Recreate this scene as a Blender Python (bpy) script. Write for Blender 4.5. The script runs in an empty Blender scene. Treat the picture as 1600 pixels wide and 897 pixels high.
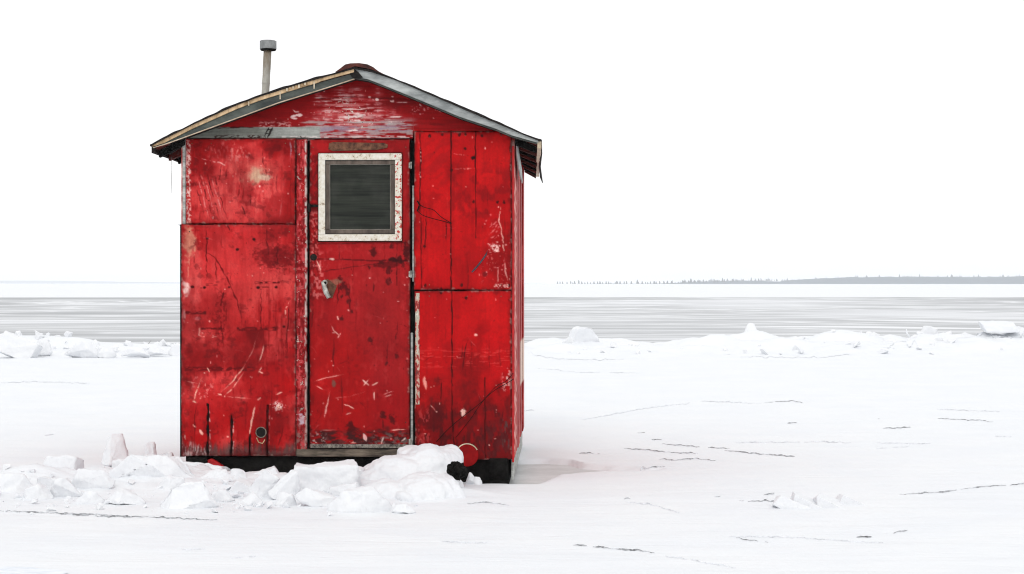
import bpy, bmesh, math, random
import numpy as np
from mathutils import Vector, Matrix, noise as mn

random.seed(7)
scene = bpy.context.scene
COL = scene.collection

# ------------------------------------------------------------------ camera
F = 2760.0; HOR = 442.6; CAMH = 1.12
YAW = math.atan(80 / F); SA, CA = math.sin(YAW), math.cos(YAW)

def P(px, py, Y):
    """photo measurement -> point on the vertical plane y = Y"""
    u = (px - 800) / F; w = -(py - HOR) / F
    t = Y / (u * SA + CA)
    return Vector((t * (u * CA - SA), Y, CAMH + t * w))

def G(px, py):
    """photo measurement -> point on the flat ground"""
    u = (px - 800) / F; w = -(py - HOR) / F
    t = -CAMH / w
    return Vector((t * (u * CA - SA), t * (u * SA + CA), 0))

def lin(c):
    return tuple(((x / 255) / 12.92 if x / 255 <= .04045 else ((x / 255 + .055) / 1.055) ** 2.4) for x in c)

# ------------------------------------------------------------------ numpy noise
_T = {}
def vn(x, y, seed=0):
    if seed not in _T:
        _T[seed] = np.random.RandomState(seed).rand(256, 256)
    T = _T[seed]
    xi = np.floor(x).astype(int); yi = np.floor(y).astype(int)
    fx = x - xi; fy = y - yi
    fx = fx * fx * (3 - 2 * fx); fy = fy * fy * (3 - 2 * fy)
    a = T[yi % 256, xi % 256]; b = T[yi % 256, (xi + 1) % 256]
    c = T[(yi + 1) % 256, xi % 256]; d = T[(yi + 1) % 256, (xi + 1) % 256]
    return (a * (1 - fx) + b * fx) * (1 - fy) + (c * (1 - fx) + d * fx) * fy

def fbm(x, y, seed=0, octv=4, gain=.5):
    s = 0; a = 1; n = 0
    for k in range(octv):
        s = s + a * vn(x * 2 ** k + 17.3 * k, y * 2 ** k + 5.1 * k, seed + k); n += a; a *= gain
    return s / n

def sstep(a, b, x):
    t = np.clip((x - a) / (b - a), 0, 1); return t * t * (3 - 2 * t)

# ------------------------------------------------------------------ materials
def nt(name):
    m = bpy.data.materials.new(name); m.use_nodes = True
    t = m.node_tree; b = t.nodes['Principled BSDF']
    return m, t, b

def N(t, typ, **kw):
    n = t.nodes.new(typ)
    for k, v in kw.items():
        if k in n.inputs: n.inputs[k].default_value = v
        else: setattr(n, k, v)
    return n

def simple(name, c1, c2, scale=20, rough=.6, metal=0, bump=.2, stretch=(1, 1, 1), bscale=None, spec=.3, detail=6, dist=.003):
    m, t, b = nt(name)
    tc = N(t, 'ShaderNodeTexCoord'); mp = N(t, 'ShaderNodeMapping'); mp.inputs['Scale'].default_value = stretch
    t.links.new(tc.outputs['Object'], mp.inputs['Vector'])
    n = N(t, 'ShaderNodeTexNoise', Scale=scale, Detail=detail, Roughness=.65)
    t.links.new(mp.outputs[0], n.inputs['Vector'])
    r = N(t, 'ShaderNodeValToRGB')
    r.color_ramp.elements[0].position = .35; r.color_ramp.elements[1].position = .65
    r.color_ramp.elements[0].color = (*c1, 1); r.color_ramp.elements[1].color = (*c2, 1)
    t.links.new(n.outputs['Fac'], r.inputs['Fac']); t.links.new(r.outputs['Color'], b.inputs['Base Color'])
    b.inputs['Roughness'].default_value = rough; b.inputs['Metallic'].default_value = metal
    b.inputs['Specular IOR Level'].default_value = spec
    n2 = N(t, 'ShaderNodeTexNoise', Scale=bscale or scale * 3, Detail=5.0)
    t.links.new(mp.outputs[0], n2.inputs['Vector'])
    bp = N(t, 'ShaderNodeBump', Strength=bump, Distance=dist)
    t.links.new(n2.outputs['Fac'], bp.inputs['Height']); t.links.new(bp.outputs[0], b.inputs['Normal'])
    return m

def paint_mat(name, rough=.5):
    """base colour = the worn paint laid out on the panel, broken up by fine noise; 'wear' lets chips through"""
    m, t, b = nt(name)
    at = N(t, 'ShaderNodeAttribute', attribute_name='paint'); aw = N(t, 'ShaderNodeAttribute', attribute_name='wear')
    tc = N(t, 'ShaderNodeTexCoord')
    n1 = N(t, 'ShaderNodeTexNoise', Scale=90.0, Detail=8.0, Roughness=.7)
    mp = N(t, 'ShaderNodeMapping'); mp.inputs['Scale'].default_value = (1, 1, .8)
    t.links.new(tc.outputs['Object'], mp.inputs['Vector']); t.links.new(mp.outputs[0], n1.inputs['Vector'])
    r1 = N(t, 'ShaderNodeMapRange'); r1.inputs['From Min'].default_value = .3; r1.inputs['From Max'].default_value = .7
    r1.inputs['To Min'].default_value = .86; r1.inputs['To Max'].default_value = 1.14
    t.links.new(n1.outputs['Fac'], r1.inputs['Value'])
    mul = N(t, 'ShaderNodeVectorMath', operation='SCALE')
    t.links.new(at.outputs['Color'], mul.inputs[0]); t.links.new(r1.outputs[0], mul.inputs['Scale'])
    # fine chips: threshold of noise against wear
    n2 = N(t, 'ShaderNodeTexNoise', Scale=55.0, Detail=10.0, Roughness=.75)
    t.links.new(tc.outputs['Object'], n2.inputs['Vector'])
    th = N(t, 'ShaderNodeMath', operation='MULTIPLY_ADD'); th.inputs[1].default_value = -.42; th.inputs[2].default_value = .80
    t.links.new(aw.outputs['Fac'], th.inputs[0])
    gt = N(t, 'ShaderNodeMath', operation='SUBTRACT'); t.links.new(n2.outputs['Fac'], gt.inputs[0]); t.links.new(th.outputs[0], gt.inputs[1])
    k = N(t, 'ShaderNodeMath', operation='MULTIPLY', use_clamp=True); k.inputs[1].default_value = 30; t.links.new(gt.outputs[0], k.inputs[0])
    n3 = N(t, 'ShaderNodeTexNoise', Scale=14.0, Detail=3.0); t.links.new(tc.outputs['Object'], n3.inputs['Vector'])
    cr = N(t, 'ShaderNodeValToRGB'); e = cr.color_ramp.elements
    e[0].position = .36; e[0].color = (.09, .075, .065, 1); e[1].position = .55; e[1].color = (.62, .56, .50, 1)
    t.links.new(n3.outputs['Fac'], cr.inputs['Fac'])
    mix = N(t, 'ShaderNodeMix', data_type='RGBA')
    t.links.new(k.outputs[0], mix.inputs[0]); t.links.new(mul.outputs[0], mix.inputs[6]); t.links.new(cr.outputs['Color'], mix.inputs[7])
    t.links.new(mix.outputs[2], b.inputs['Base Color'])
    rr = N(t, 'ShaderNodeMath', operation='MULTIPLY_ADD'); rr.inputs[1].default_value = .35; rr.inputs[2].default_value = rough - .12
    t.links.new(n1.outputs['Fac'], rr.inputs[0]); t.links.new(rr.outputs[0], b.inputs['Roughness'])
    b.inputs['Specular IOR Level'].default_value = .1
    sb = N(t, 'ShaderNodeMath', operation='SUBTRACT'); t.links.new(n1.outputs['Fac'], sb.inputs[0]); t.links.new(k.outputs[0], sb.inputs[1])
    bp = N(t, 'ShaderNodeBump', Strength=.45, Distance=.0025)
    t.links.new(sb.outputs[0], bp.inputs['Height']); t.links.new(bp.outputs[0], b.inputs['Normal'])
    return m

def snow_mat(name, c1=(.770, .792, .825), c2=(.795, .812, .835), bump=.35, sss=0.0):
    m, t, b = nt(name)
    tc = N(t, 'ShaderNodeTexCoord')
    n = N(t, 'ShaderNodeTexNoise', Scale=1.6, Detail=8.0, Roughness=.6); t.links.new(tc.outputs['Object'], n.inputs['Vector'])
    r = N(t, 'ShaderNodeValToRGB'); r.color_ramp.elements[0].position = .38; r.color_ramp.elements[1].position = .62
    r.color_ramp.elements[0].color = (*c1, 1); r.color_ramp.elements[1].color = (*c2, 1)
    t.links.new(n.outputs['Fac'], r.inputs['Fac']); t.links.new(r.outputs['Color'], b.inputs['Base Color'])
    b.inputs['Roughness'].default_value = .75; b.inputs['Specular IOR Level'].default_value = .15
    if sss:
        b.inputs['Subsurface Weight'].default_value = sss
        b.inputs['Subsurface Radius'].default_value = (1, 1.1, 1.3); b.inputs['Subsurface Scale'].default_value = .02
    n2 = N(t, 'ShaderNodeTexNoise', Scale=45.0, Detail=7.0, Roughness=.65); t.links.new(tc.outputs['Object'], n2.inputs['Vector'])
    bp = N(t, 'ShaderNodeBump', Strength=bump, Distance=.006)
    t.links.new(n2.outputs['Fac'], bp.inputs['Height']); t.links.new(bp.outputs[0], b.inputs['Normal'])
    return m

M = {}
M['paint'] = paint_mat('worn_red_paint')
M['snow'] = snow_mat('snow_crust')
m = M['snow']; t = m.node_tree; b = t.nodes['Principled BSDF']; old = b.inputs['Normal'].links[0].from_socket
tc = N(t, 'ShaderNodeTexCoord'); mp = N(t, 'ShaderNodeMapping'); mp.inputs['Scale'].default_value = (.9, 4.2, 1); mp.inputs['Rotation'].default_value = (0, 0, .06)
n = N(t, 'ShaderNodeTexNoise', Scale=1.1, Detail=9.0, Roughness=.6, Distortion=.4); t.links.new(tc.outputs['Object'], mp.inputs['Vector']); t.links.new(mp.outputs[0], n.inputs['Vector'])
bp = N(t, 'ShaderNodeBump', Strength=.55, Distance=.05); t.links.new(n.outputs['Fac'], bp.inputs['Height']); t.links.new(old, bp.inputs['Normal']); t.links.new(bp.outputs[0], b.inputs['Normal'])
M['chunk'] = snow_mat('broken_snow', (.745, .76, .79), (.80, .81, .825), .7)
M['grey_wood'] = simple('weathered_grey_wood', lin((120, 122, 118)), lin((192, 194, 190)), 9, .75, bump=.4, stretch=(1, 1, 5))
M['grey_fascia'] = simple('pale_grey_metal_trim', lin((124, 128, 128)), lin((178, 182, 180)), 6, .5, .25, stretch=(1, 1, 3))
M['dark_fascia'] = simple('dark_slate_trim', lin((44, 50, 48)), lin((84, 90, 84)), 7, .5, stretch=(1, 1, 2.5))
M['tan_wood'] = simple('raw_tan_wood', lin((140, 114, 82)), lin((214, 184, 146)), 12, .7, stretch=(2, 1, .6), bump=.4)
M['cream'] = simple('cream_painted_edge', lin((168, 150, 124)), lin((228, 214, 190)), 26, .6, bump=.3)
M['tar'] = simple('black_roofing_felt', (.012, .011, .011), (.03, .026, .024), 30, .9, spec=.08, bump=.7, dist=.01)
M['rust_cap'] = simple('rusty_brown_ridge_cap', lin((34, 14, 13)), lin((92, 42, 32)), 14, .7, bump=.5)
M['black'] = simple('tarred_black_timber', (.004, .004, .004), (.014, .013, .012), 22, .85, bump=.8, dist=.006, spec=.05)
M['soffit'] = simple('stained_soffit_board', lin((46, 18, 14)), lin((96, 34, 28)), 18, .8, bump=.4)
M['pipe'] = simple('galvanised_rusty_pipe', lin((112, 92, 68)), lin((178, 176, 168)), 6, .5, .35, stretch=(1, 1, .6), bump=.25)
M['cap'] = simple('galvanised_cap', lin((112, 114, 114)), lin((150, 152, 152)), 22, .5, .5, bump=.25)
M['flat_black'] = simple('flat_black_metal', (.01, .01, .01), (.02, .018, .016), 22, .9, spec=.05)
M['win_frame'] = simple('chipped_white_window_paint', lin((178, 170, 154)), lin((226, 222, 210)), 38, .6, bump=.6)
M['brown_frame'] = simple('brown_inner_frame', lin((66, 56, 50)), lin((108, 96, 86)), 24, .6, stretch=(1, 1, .3), bump=.3)
M['steel'] = simple('worn_steel', lin((110, 110, 104)), lin((206, 206, 198)), 45, .4, .25, bump=.2)
M['rusty'] = simple('rusty_brown_metal', lin((58, 32, 24)), lin((124, 84, 62)), 28, .75, .1, bump=.7)
M['wire'] = simple('black_wire', (.008, .006, .006), (.012, .008, .008), 40, .8, spec=.05)
M['red_plain'] = simple('red_board_paint', lin((150, 14, 20)), lin((196, 30, 32)), 18, .5, bump=.3)
M['twig'] = simple('dry_twig', lin((70, 66, 62)), lin((120, 116, 112)), 40, .8)
M['crack'] = simple('dark_crack_line', lin((78, 78, 80)), lin((218, 221, 226)), 16, .9, bump=.5)  # dark, unevenly toned ribbon along a crack
M['crack_soft'] = simple('faint_crack_edge', lin((188, 191, 196)), lin((232, 235, 240)), 16, .9, bump=.3)
M['scoop_shade_floor'] = simple('shade_grey_floor', lin((190, 191, 191)), lin((214, 215, 216)), 3, .7, bump=.2)  # grey tone carries the shade of the scoop
M['spruce'] = simple('far_spruce', (.025, .04, .04), (.05, .07, .065), 1, .9, bump=0)
M['forest'] = simple('far_forest', (.03, .055, .075), (.05, .085, .11), .05, .95, bump=0)
# window: dark ribbed glass, dusty, with a soft reflection of snow and sky
m, t, b = nt('dark_ribbed_glass'); tc = N(t, 'ShaderNodeTexCoord')
mp = N(t, 'ShaderNodeMapping'); mp.inputs['Scale'].default_value = (.25, 1, 6); t.links.new(tc.outputs['Object'], mp.inputs['Vector'])
n = N(t, 'ShaderNodeTexNoise', Scale=9.0, Detail=3.0, Roughness=.6); t.links.new(mp.outputs[0], n.inputs['Vector'])
r = N(t, 'ShaderNodeValToRGB'); e = r.color_ramp.elements; e[0].position = .35; e[0].color = (.008, .010, .008, 1); e[1].position = .66; e[1].color = (.028, .032, .024, 1)
t.links.new(n.outputs['Fac'], r.inputs['Fac'])
n2 = N(t, 'ShaderNodeTexNoise', Scale=5.0, Detail=5.0, Roughness=.6); t.links.new(tc.outputs['Object'], n2.inputs['Vector'])
ds = N(t, 'ShaderNodeMapRange'); ds.inputs['From Min'].default_value = .5; ds.inputs['From Max'].default_value = .8; ds.inputs['To Max'].default_value = .10; t.links.new(n2.outputs['Fac'], ds.inputs['Value'])
mq = N(t, 'ShaderNodeMix', data_type='RGBA'); mq.inputs[7].default_value = (.22, .22, .2, 1); t.links.new(ds.outputs[0], mq.inputs[0]); t.links.new(r.outputs['Color'], mq.inputs[6]); t.links.new(mq.outputs[2], b.inputs['Base Color'])
b.inputs['Roughness'].default_value = .2; b.inputs['Specular IOR Level'].default_value = .16
bp = N(t, 'ShaderNodeBump', Strength=.25, Distance=.004); t.links.new(n.outputs['Fac'], bp.inputs['Height']); t.links.new(bp.outputs[0], b.inputs['Normal'])
M['glass'] = m
m, t, b = nt('flaking_cream_and_red_strip'); tc = N(t, 'ShaderNodeTexCoord'); mp = N(t, 'ShaderNodeMapping'); mp.inputs['Scale'].default_value = (1.6, 1, .6)
n1 = N(t, 'ShaderNodeTexNoise', Scale=26.0, Detail=8.0, Roughness=.7); t.links.new(tc.outputs['Object'], mp.inputs['Vector']); t.links.new(mp.outputs[0], n1.inputs['Vector'])
r = N(t, 'ShaderNodeValToRGB'); e = r.color_ramp.elements; e[0].position = .36; e[0].color = (*lin((60, 40, 34)), 1); e[1].position = .62; e[1].color = (*lin((208, 204, 192)), 1)
for p_, c_ in ((.42, (130, 26, 26)), (.49, (170, 40, 36)), (.51, (206, 186, 166)), (.56, (150, 150, 136))): q = e.new(p_); q.color = (*lin(c_), 1)
t.links.new(n1.outputs['Fac'], r.inputs['Fac']); t.links.new(r.outputs['Color'], b.inputs['Base Color']); b.inputs['Roughness'].default_value = .7
M['strip'] = m
M['blind'] = simple('dark_green_blind', lin((20, 23, 19)), lin((58, 62, 53)), 7, .9, stretch=(.15, 1, 9), bump=0, detail=2, spec=.05)

# lake ice: wind-swept streaks, finer and closer the nearer (log of the distance from the near shore)
m, t, b = nt('windswept_lake_ice')
tc = N(t, 'ShaderNodeTexCoord'); sx = N(t, 'ShaderNodeSeparateXYZ'); t.links.new(tc.outputs['Object'], sx.inputs[0])
lg = N(t, 'ShaderNodeMath', operation='DIVIDE'); lg.inputs[0].default_value = 100.0; t.links.new(sx.outputs['Y'], lg.inputs[1])
xs = N(t, 'ShaderNodeMath', operation='MULTIPLY'); xs.inputs[1].default_value = .035; t.links.new(sx.outputs['X'], xs.inputs[0])
cb0 = N(t, 'ShaderNodeCombineXYZ'); t.links.new(xs.outputs[0], cb0.inputs['X']); t.links.new(lg.outputs[0], cb0.inputs['Y'])
wn = N(t, 'ShaderNodeTexNoise', Scale=.8, Detail=2.0); t.links.new(cb0.outputs[0], wn.inputs['Vector'])
wy = N(t, 'ShaderNodeMath', operation='MULTIPLY_ADD'); wy.inputs[1].default_value = .9; t.links.new(wn.outputs['Fac'], wy.inputs[0]); t.links.new(lg.outputs[0], wy.inputs[2])
cb = N(t, 'ShaderNodeCombineXYZ'); t.links.new(xs.outputs[0], cb.inputs['X']); t.links.new(wy.outputs[0], cb.inputs['Y'])
n1 = N(t, 'ShaderNodeTexNoise', Scale=4.6, Detail=5.0, Roughness=.62, Distortion=.12)
mp = N(t, 'ShaderNodeMapping'); mp.inputs['Scale'].default_value = (.30, 1.25, 1)
t.links.new(cb.outputs[0], mp.inputs['Vector']); t.links.new(mp.outputs[0], n1.inputs['Vector'])
r = N(t, 'ShaderNodeValToRGB'); e = r.color_ramp.elements
gA, gB, wh = lin((172, 174, 177)), lin((192, 194, 197)), lin((226, 228, 231))
e[0].position = .30; e[0].color = (*lin((152, 155, 158)), 1)
e[1].position = .70; e[1].color = (*wh, 1)
for p_, c_ in ((.40, gA), (.47, gB), (.495, wh), (.515, gB), (.57, gA), (.60, gB), (.62, wh)):
    q = e.new(p_); q.color = (*c_, 1)
t.links.new(n1.outputs['Fac'], r.inputs['Fac'])
pn = N(t, 'ShaderNodeTexNoise', Scale=1.5, Detail=6.0, Roughness=.55); pm = N(t, 'ShaderNodeMapping'); pm.inputs['Scale'].default_value = (1.0, 1.6, 1); pm.inputs['Location'].default_value = (3.3, 1.2, 0)
t.links.new(cb.outputs[0], pm.inputs['Vector']); t.links.new(pm.outputs[0], pn.inputs['Vector'])
pr_ = N(t, 'ShaderNodeMapRange'); pr_.inputs['From Min'].default_value = .50; pr_.inputs['From Max'].default_value = .68; pr_.inputs['To Max'].default_value = .85; t.links.new(pn.outputs['Fac'], pr_.inputs['Value'])
px_ = N(t, 'ShaderNodeMix', data_type='RGBA'); t.links.new(pr_.outputs[0], px_.inputs[0]); t.links.new(r.outputs['Color'], px_.inputs[6]); px_.inputs[7].default_value = (*lin((222, 224, 228)), 1)
fb = N(t, 'ShaderNodeMapRange'); fb.inputs['From Min'].default_value = .865; fb.inputs['From Max'].default_value = .845; fb.inputs['To Max'].default_value = .85; t.links.new(lg.outputs[0], fb.inputs['Value'])
fl = N(t, 'ShaderNodeMapRange'); fl.inputs['From Min'].default_value = 10; fl.inputs['From Max'].default_value = -14; fl.inputs['To Min'].default_value = .25; t.links.new(sx.outputs['X'], fl.inputs['Value'])
fm = N(t, 'ShaderNodeMath', operation='MULTIPLY'); t.links.new(fb.outputs[0], fm.inputs[0]); t.links.new(fl.outputs[0], fm.inputs[1])
fx = N(t, 'ShaderNodeMix', data_type='RGBA'); t.links.new(fm.outputs[0], fx.inputs[0]); t.links.new(px_.outputs[2], fx.inputs[6]); fx.inputs[7].default_value = (*lin((160, 163, 165)), 1)
t.links.new(fx.outputs[2], b.inputs['Base Color'])
b.inputs['Roughness'].default_value = .55; b.inputs['Specular IOR Level'].default_value = .12
M['ice'] = m

# ------------------------------------------------------------------ object helpers
def tag(o, label=None, cat=None, group=None, kind=None):
    if label: o['label'] = label
    if cat: o['category'] = cat
    if group: o['group'] = group
    if kind: o['kind'] = kind
    return o

def link(name, me, mat, parent=None, smooth=False):
    o = bpy.data.objects.new(name, me); COL.objects.link(o)
    if mat is not None: me.materials.append(mat)
    if smooth:
        for p in me.polygons: p.use_smooth = True
    if parent is not None:
        o.parent = parent
        # geometry is written in world coordinates: undo the parents' offsets
        w = Matrix.Identity(4); q = parent
        while q is not None:
            w = Matrix.Translation(q.location) @ w; q = q.parent
        me.transform(w.inverted())
    return o

def pyd(name, V, Fc, mat, parent=None, smooth=False):
    me = bpy.data.meshes.new(name); me.from_pydata([tuple(v) for v in V], [], Fc); me.validate(); me.update()
    return link(name, me, mat, parent, smooth)

def fin(name, bm, mat, parent=None, smooth=False, bev=0):
    if bev:
        bmesh.ops.bevel(bm, geom=bm.edges[:], offset=bev, segments=1, affect='EDGES', clamp_overlap=True)
    bmesh.ops.recalc_face_normals(bm, faces=bm.faces[:])
    me = bpy.data.meshes.new(name); bm.to_mesh(me); bm.free()
    return link(name, me, mat, parent, smooth)

def bbox(bm, a, b):
    a, b = Vector(a), Vector(b)
    r = bmesh.ops.create_cube(bm, size=1)
    for v in r['verts']:
        v.co = Vector((a[i] + (b[i] - a[i]) * (v.co[i] + .5) for i in range(3)))

def px_box(bm, x0, y0, x1, y1, Ya, Yb):
    a = P(x0, y1, Ya); c = P(x1, y0, Ya)
    bbox(bm, (a.x, Ya, a.z), (c.x, Yb, c.z))

def tube(bm, pts, r, seg=8, cap=True):
    pts = [Vector(p) for p in pts]; rings = []
    rs = r if isinstance(r, (list, tuple)) else [r] * len(pts)
    up = Vector((0.013, .0171, 1))
    for i, p in enumerate(pts):
        d = (pts[min(i + 1, len(pts) - 1)] - pts[max(i - 1, 0)]).normalized()
        a = d.cross(up)
        if a.length < .05: a = d.cross(Vector((1, 0, 0)))
        a.normalize(); b_ = d.cross(a).normalized()
        rings.append([bm.verts.new(p + (a * math.cos(k * 2 * math.pi / seg) + b_ * math.sin(k * 2 * math.pi / seg)) * rs[i]) for k in range(seg)])
    for i in range(len(rings) - 1):
        for k in range(seg):
            bm.faces.new((rings[i][k], rings[i][(k + 1) % seg], rings[i + 1][(k + 1) % seg], rings[i + 1][k]))
    if cap:
        bm.faces.new(rings[0][::-1]); bm.faces.new(rings[-1])

# ------------------------------------------------------------------ paint layout for the front of the shack
X0, Y0c, X1, Y1c = 270, 95, 830, 765
cw, ch = X1 - X0, Y1c - Y0c
gy, gx = np.mgrid[0:ch, 0:cw].astype(float); gx += X0; gy += Y0c
C = np.zeros((ch, cw, 3)); W = np.zeros((ch, cw)); D = np.zeros((ch, cw))   # colour (photo 8-bit), wear, depth (m)

def mixin(mask, col, k=1.0):
    global C
    if isinstance(mask, Win):
        a = np.clip((mask.m ** .6 if sum(col) < 260 else mask.m * .85) * k, 0, 1)[..., None]; C[mask.sl] = C[mask.sl] * (1 - a) + np.array(col, float) * a; return
    a = np.clip(mask * k, 0, 1)[..., None]
    C = C * (1 - a) + np.array(col, float) * a

def rect(x0, y0, x1, y1, soft=.5):
    return sstep(x0 - soft, x0 + soft, gx) * (1 - sstep(x1 - soft, x1 + soft, gx)) * sstep(y0 - soft, y0 + soft, gy) * (1 - sstep(y1 - soft, y1 + soft, gy))

def blob(cx, cy, rx, ry, seed=1, rag=.6, sc=9., soft=.35):
    d = np.sqrt(((gx - cx) / rx) ** 2 + ((gy - cy) / ry) ** 2) + (fbm(gx / sc, gy / sc, seed, 4) - .5) * rag * 2
    return 1 - sstep(1 - soft, 1 + soft, d)

class Win:
    def __init__(self, sl, m): self.sl, self.m = sl, m

def stroke(pts, w=1., seed=3, broken=0., taper=True, wob=1.2):
    xs_ = [p[0] for p in pts]; ys_ = [p[1] for p in pts]; g_ = 6 + w
    sl = (slice(int(max(min(ys_) - g_ - Y0c, 0)), int(max(max(ys_) + g_ - Y0c, 1))), slice(int(max(min(xs_) - g_ - X0, 0)), int(max(max(xs_) + g_ - X0, 1))))
    lx, ly = gx[sl], gy[sl]
    L = 0; best = np.full(lx.shape, 1e9); par = np.zeros(lx.shape)
    xx = lx + (vn(lx / 7, ly / 7, seed) - .5) * wob * 2; yy = ly + (vn(lx / 7 + 40, ly / 7, seed) - .5) * wob * 2
    tot = sum(math.dist(pts[i], pts[i + 1]) for i in range(len(pts) - 1))
    for i in range(len(pts) - 1):
        (ax, ay), (bx, by) = pts[i], pts[i + 1]; l = math.dist(pts[i], pts[i + 1]) or 1
        t = np.clip(((xx - ax) * (bx - ax) + (yy - ay) * (by - ay)) / l ** 2, 0, 1)
        d = np.hypot(xx - ax - t * (bx - ax), yy - ay - t * (by - ay))
        s = d < best; best = np.where(s, d, best); par = np.where(s, (L + t * l) / tot, par); L += l
    ww = w * (.25 + .75 * vn(par * tot / 9, par * 0 + seed, 6)) * (np.clip(5 * par * (1 - par), .1, 1) if taper else 1)
    m = (1 - sstep(ww * .5 - .15, ww * .5 + .6, best)) * (np.clip(ww / .9, .3, 1))
    if broken: m = m * sstep(broken - .12, broken + .12, vn(lx / 3.1, ly / 3.1, seed + 9))
    return Win(sl, m)

def specks(x0, y0, x1, y1, n, r0, r1, col, seed, k=.9, dig=0):
    rs = np.random.RandomState(seed)
    for _ in range(int(n * .6)):
        cx = rs.uniform(x0, x1); cy = rs.uniform(y0, y1); r = .75 * (r0 + (r1 - r0) * rs.rand() ** 3); q = rs.uniform(.5, 1.6)
        a0, b0 = max(int(cx - X0 - 9), 0), max(int(cy - Y0c - 9), 0)
        sl = (slice(b0, b0 + 18), slice(a0, a0 + 18))
        d = np.hypot((gx[sl] - cx) / q, (gy[sl] - cy) * q) + (vn(gx[sl] / 1.7, gy[sl] / 1.7, seed) - .5) * r
        a = (1 - sstep(r * .5, r * .5 + .7, d))[..., None] * k * rs.uniform(.5, 1)
        C[sl] = C[sl] * (1 - a) + np.array(col) * a
        if dig: D[sl] += a[..., 0] * dig

WHITE = (226, 214, 206); PINK = (214, 92, 92); BLACK = (24, 14, 14); DK = (92, 10, 16)

# base
base = fbm(gx / 46, gy / 46, 11, 5); fine = fbm(gx / 7, gy / 14, 21, 4); grain = fbm(gx / 2.2, gy / 40, 31, 3); hgrain = fbm(gx / 45, gy / 2.0, 41, 3)
C[:] = (172, 22, 28)
# --- left panels
LP = rect(283, 213, 462, 716)
mixin(LP, (176, 26, 32))
mixin(LP * sstep(.42, .68, fbm(gx / 60, gy / 50, 12, 5)), (210, 72, 72), .9)
mixin(LP * sstep(.55, .8, fbm(gx / 18, gy / 28, 14, 5)), (150, 12, 20), .7)
mixin(LP * sstep(.54, .68, fine), (198, 50, 54), .25)
mixin(LP * sstep(.6, .75, fbm(gx / 4, gy / 9, 15, 4)), (120, 12, 20), .5)
mixin(rect(290, 216, 480, 238, 6) * LP, (158, 12, 18), .75)
mixin(LP * sstep(.46, .7, fbm(gx / 80, gy / 34, 212, 5)), (216, 88, 86), .5); mixin(blob(375, 455, 85, 60, 213, .6, 26, .6) * LP, (216, 86, 82), .45)
# pink weathered heart of the upper panel
m_ = blob(385, 292, 62, 52, 17, .5, 22, .5) * rect(290, 222, 460, 349); mixin(m_, (220, 88, 86), .95)
mixin(m_ * sstep(.5, .62, fbm(gx / 5, gy / 12, 18, 4)), (192, 44, 50), .5)
m_ = blob(400, 275, 15, 10, 19, .9, 6, .7); mixin(m_, (190, 176, 142), .85)
m_ = blob(414, 277, 12, 5, 20, .8, 4, .5); mixin(m_, (206, 190, 164), .8)
m_ = blob(398, 270, 26, 17, 23, .9, 8, .8); mixin(m_, (196, 128, 108), .3)
mixin(blob(372, 240, 14, 12, 24, 1.1, 5) * sstep(.5, .6, fbm(gx / 2, gy / 5, 25, 3)), (214, 130, 124), .7)
mixin(blob(345, 238, 22, 14, 26, 1.1, 5) * sstep(.52, .62, fbm(gx / 2, gy / 5, 27, 3)), (206, 110, 108), .7)
mixin(blob(312, 258, 18, 26, 28, .7, 9, .5), (140, 8, 16), .8)
mixin(blob(438, 228, 24, 12, 29, .7, 9, .5), (130, 14, 22), .8)
for i in range(7):
    o = i * 5.5
    mixin(stroke([(303 + o * .9, 280 - i * 3), (312 + o, 310), (322 + o * 1.0, 344)], 1.5, 30 + i, .38), (226, 150, 146) if i % 2 else (90, 12, 18), .85)
for i in range(8):
    x = 330 + i * 15 + random.uniform(-5, 5); y = random.uniform(232, 300)
    mixin(stroke([(x, y), (x + random.uniform(-3, 3), y + random.uniform(14, 50))], 1.5, 50 + i, .3), (96, 12, 18), .8)
mixin(stroke([(303, 246), (330, 251), (362, 260)], 1.5, 60, .45), (232, 180, 172))
mixin(stroke([(454, 218), (454, 250)], 1.6, 61, .2), (150, 146, 158), .8)
mixin(stroke([(454, 262), (453.5, 350)], 1.4, 62), (78, 8, 14), .9)
mixin(stroke([(313, 272), (318, 285), (320, 292)], 4, 63, .3), (232, 150, 140), .6)
mixin(stroke([(417, 343), (428, 335), (440, 333)], 1.3, 64), (226, 160, 150), .8)
mixin(stroke([(440, 312), (438, 330), (435, 344)], 1.4, 65), (222, 160, 150), .8)
mixin(blob(437, 330, 32, 26, 66, .35, 14, .15) * rect(400, 300, 460, 349), (150, 26, 32), .5)
mixin(blob(455, 330, 10, 70, 67, .4), (160, 16, 22), .5)
mixin(stroke([(380, 290), (380, 314)], 1.6, 68), (100, 12, 18)); mixin(stroke([(379, 322), (383, 338)], 1.6, 69), (60, 8, 12))
mixin(rect(290, 219, 298, 350, 1.5) * sstep(.48, .56, fbm(gx / 1.6, gy / 3, 70, 3)), (236, 208, 198), .85)
W += rect(286, 235, 300, 350, 3) * .5
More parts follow.
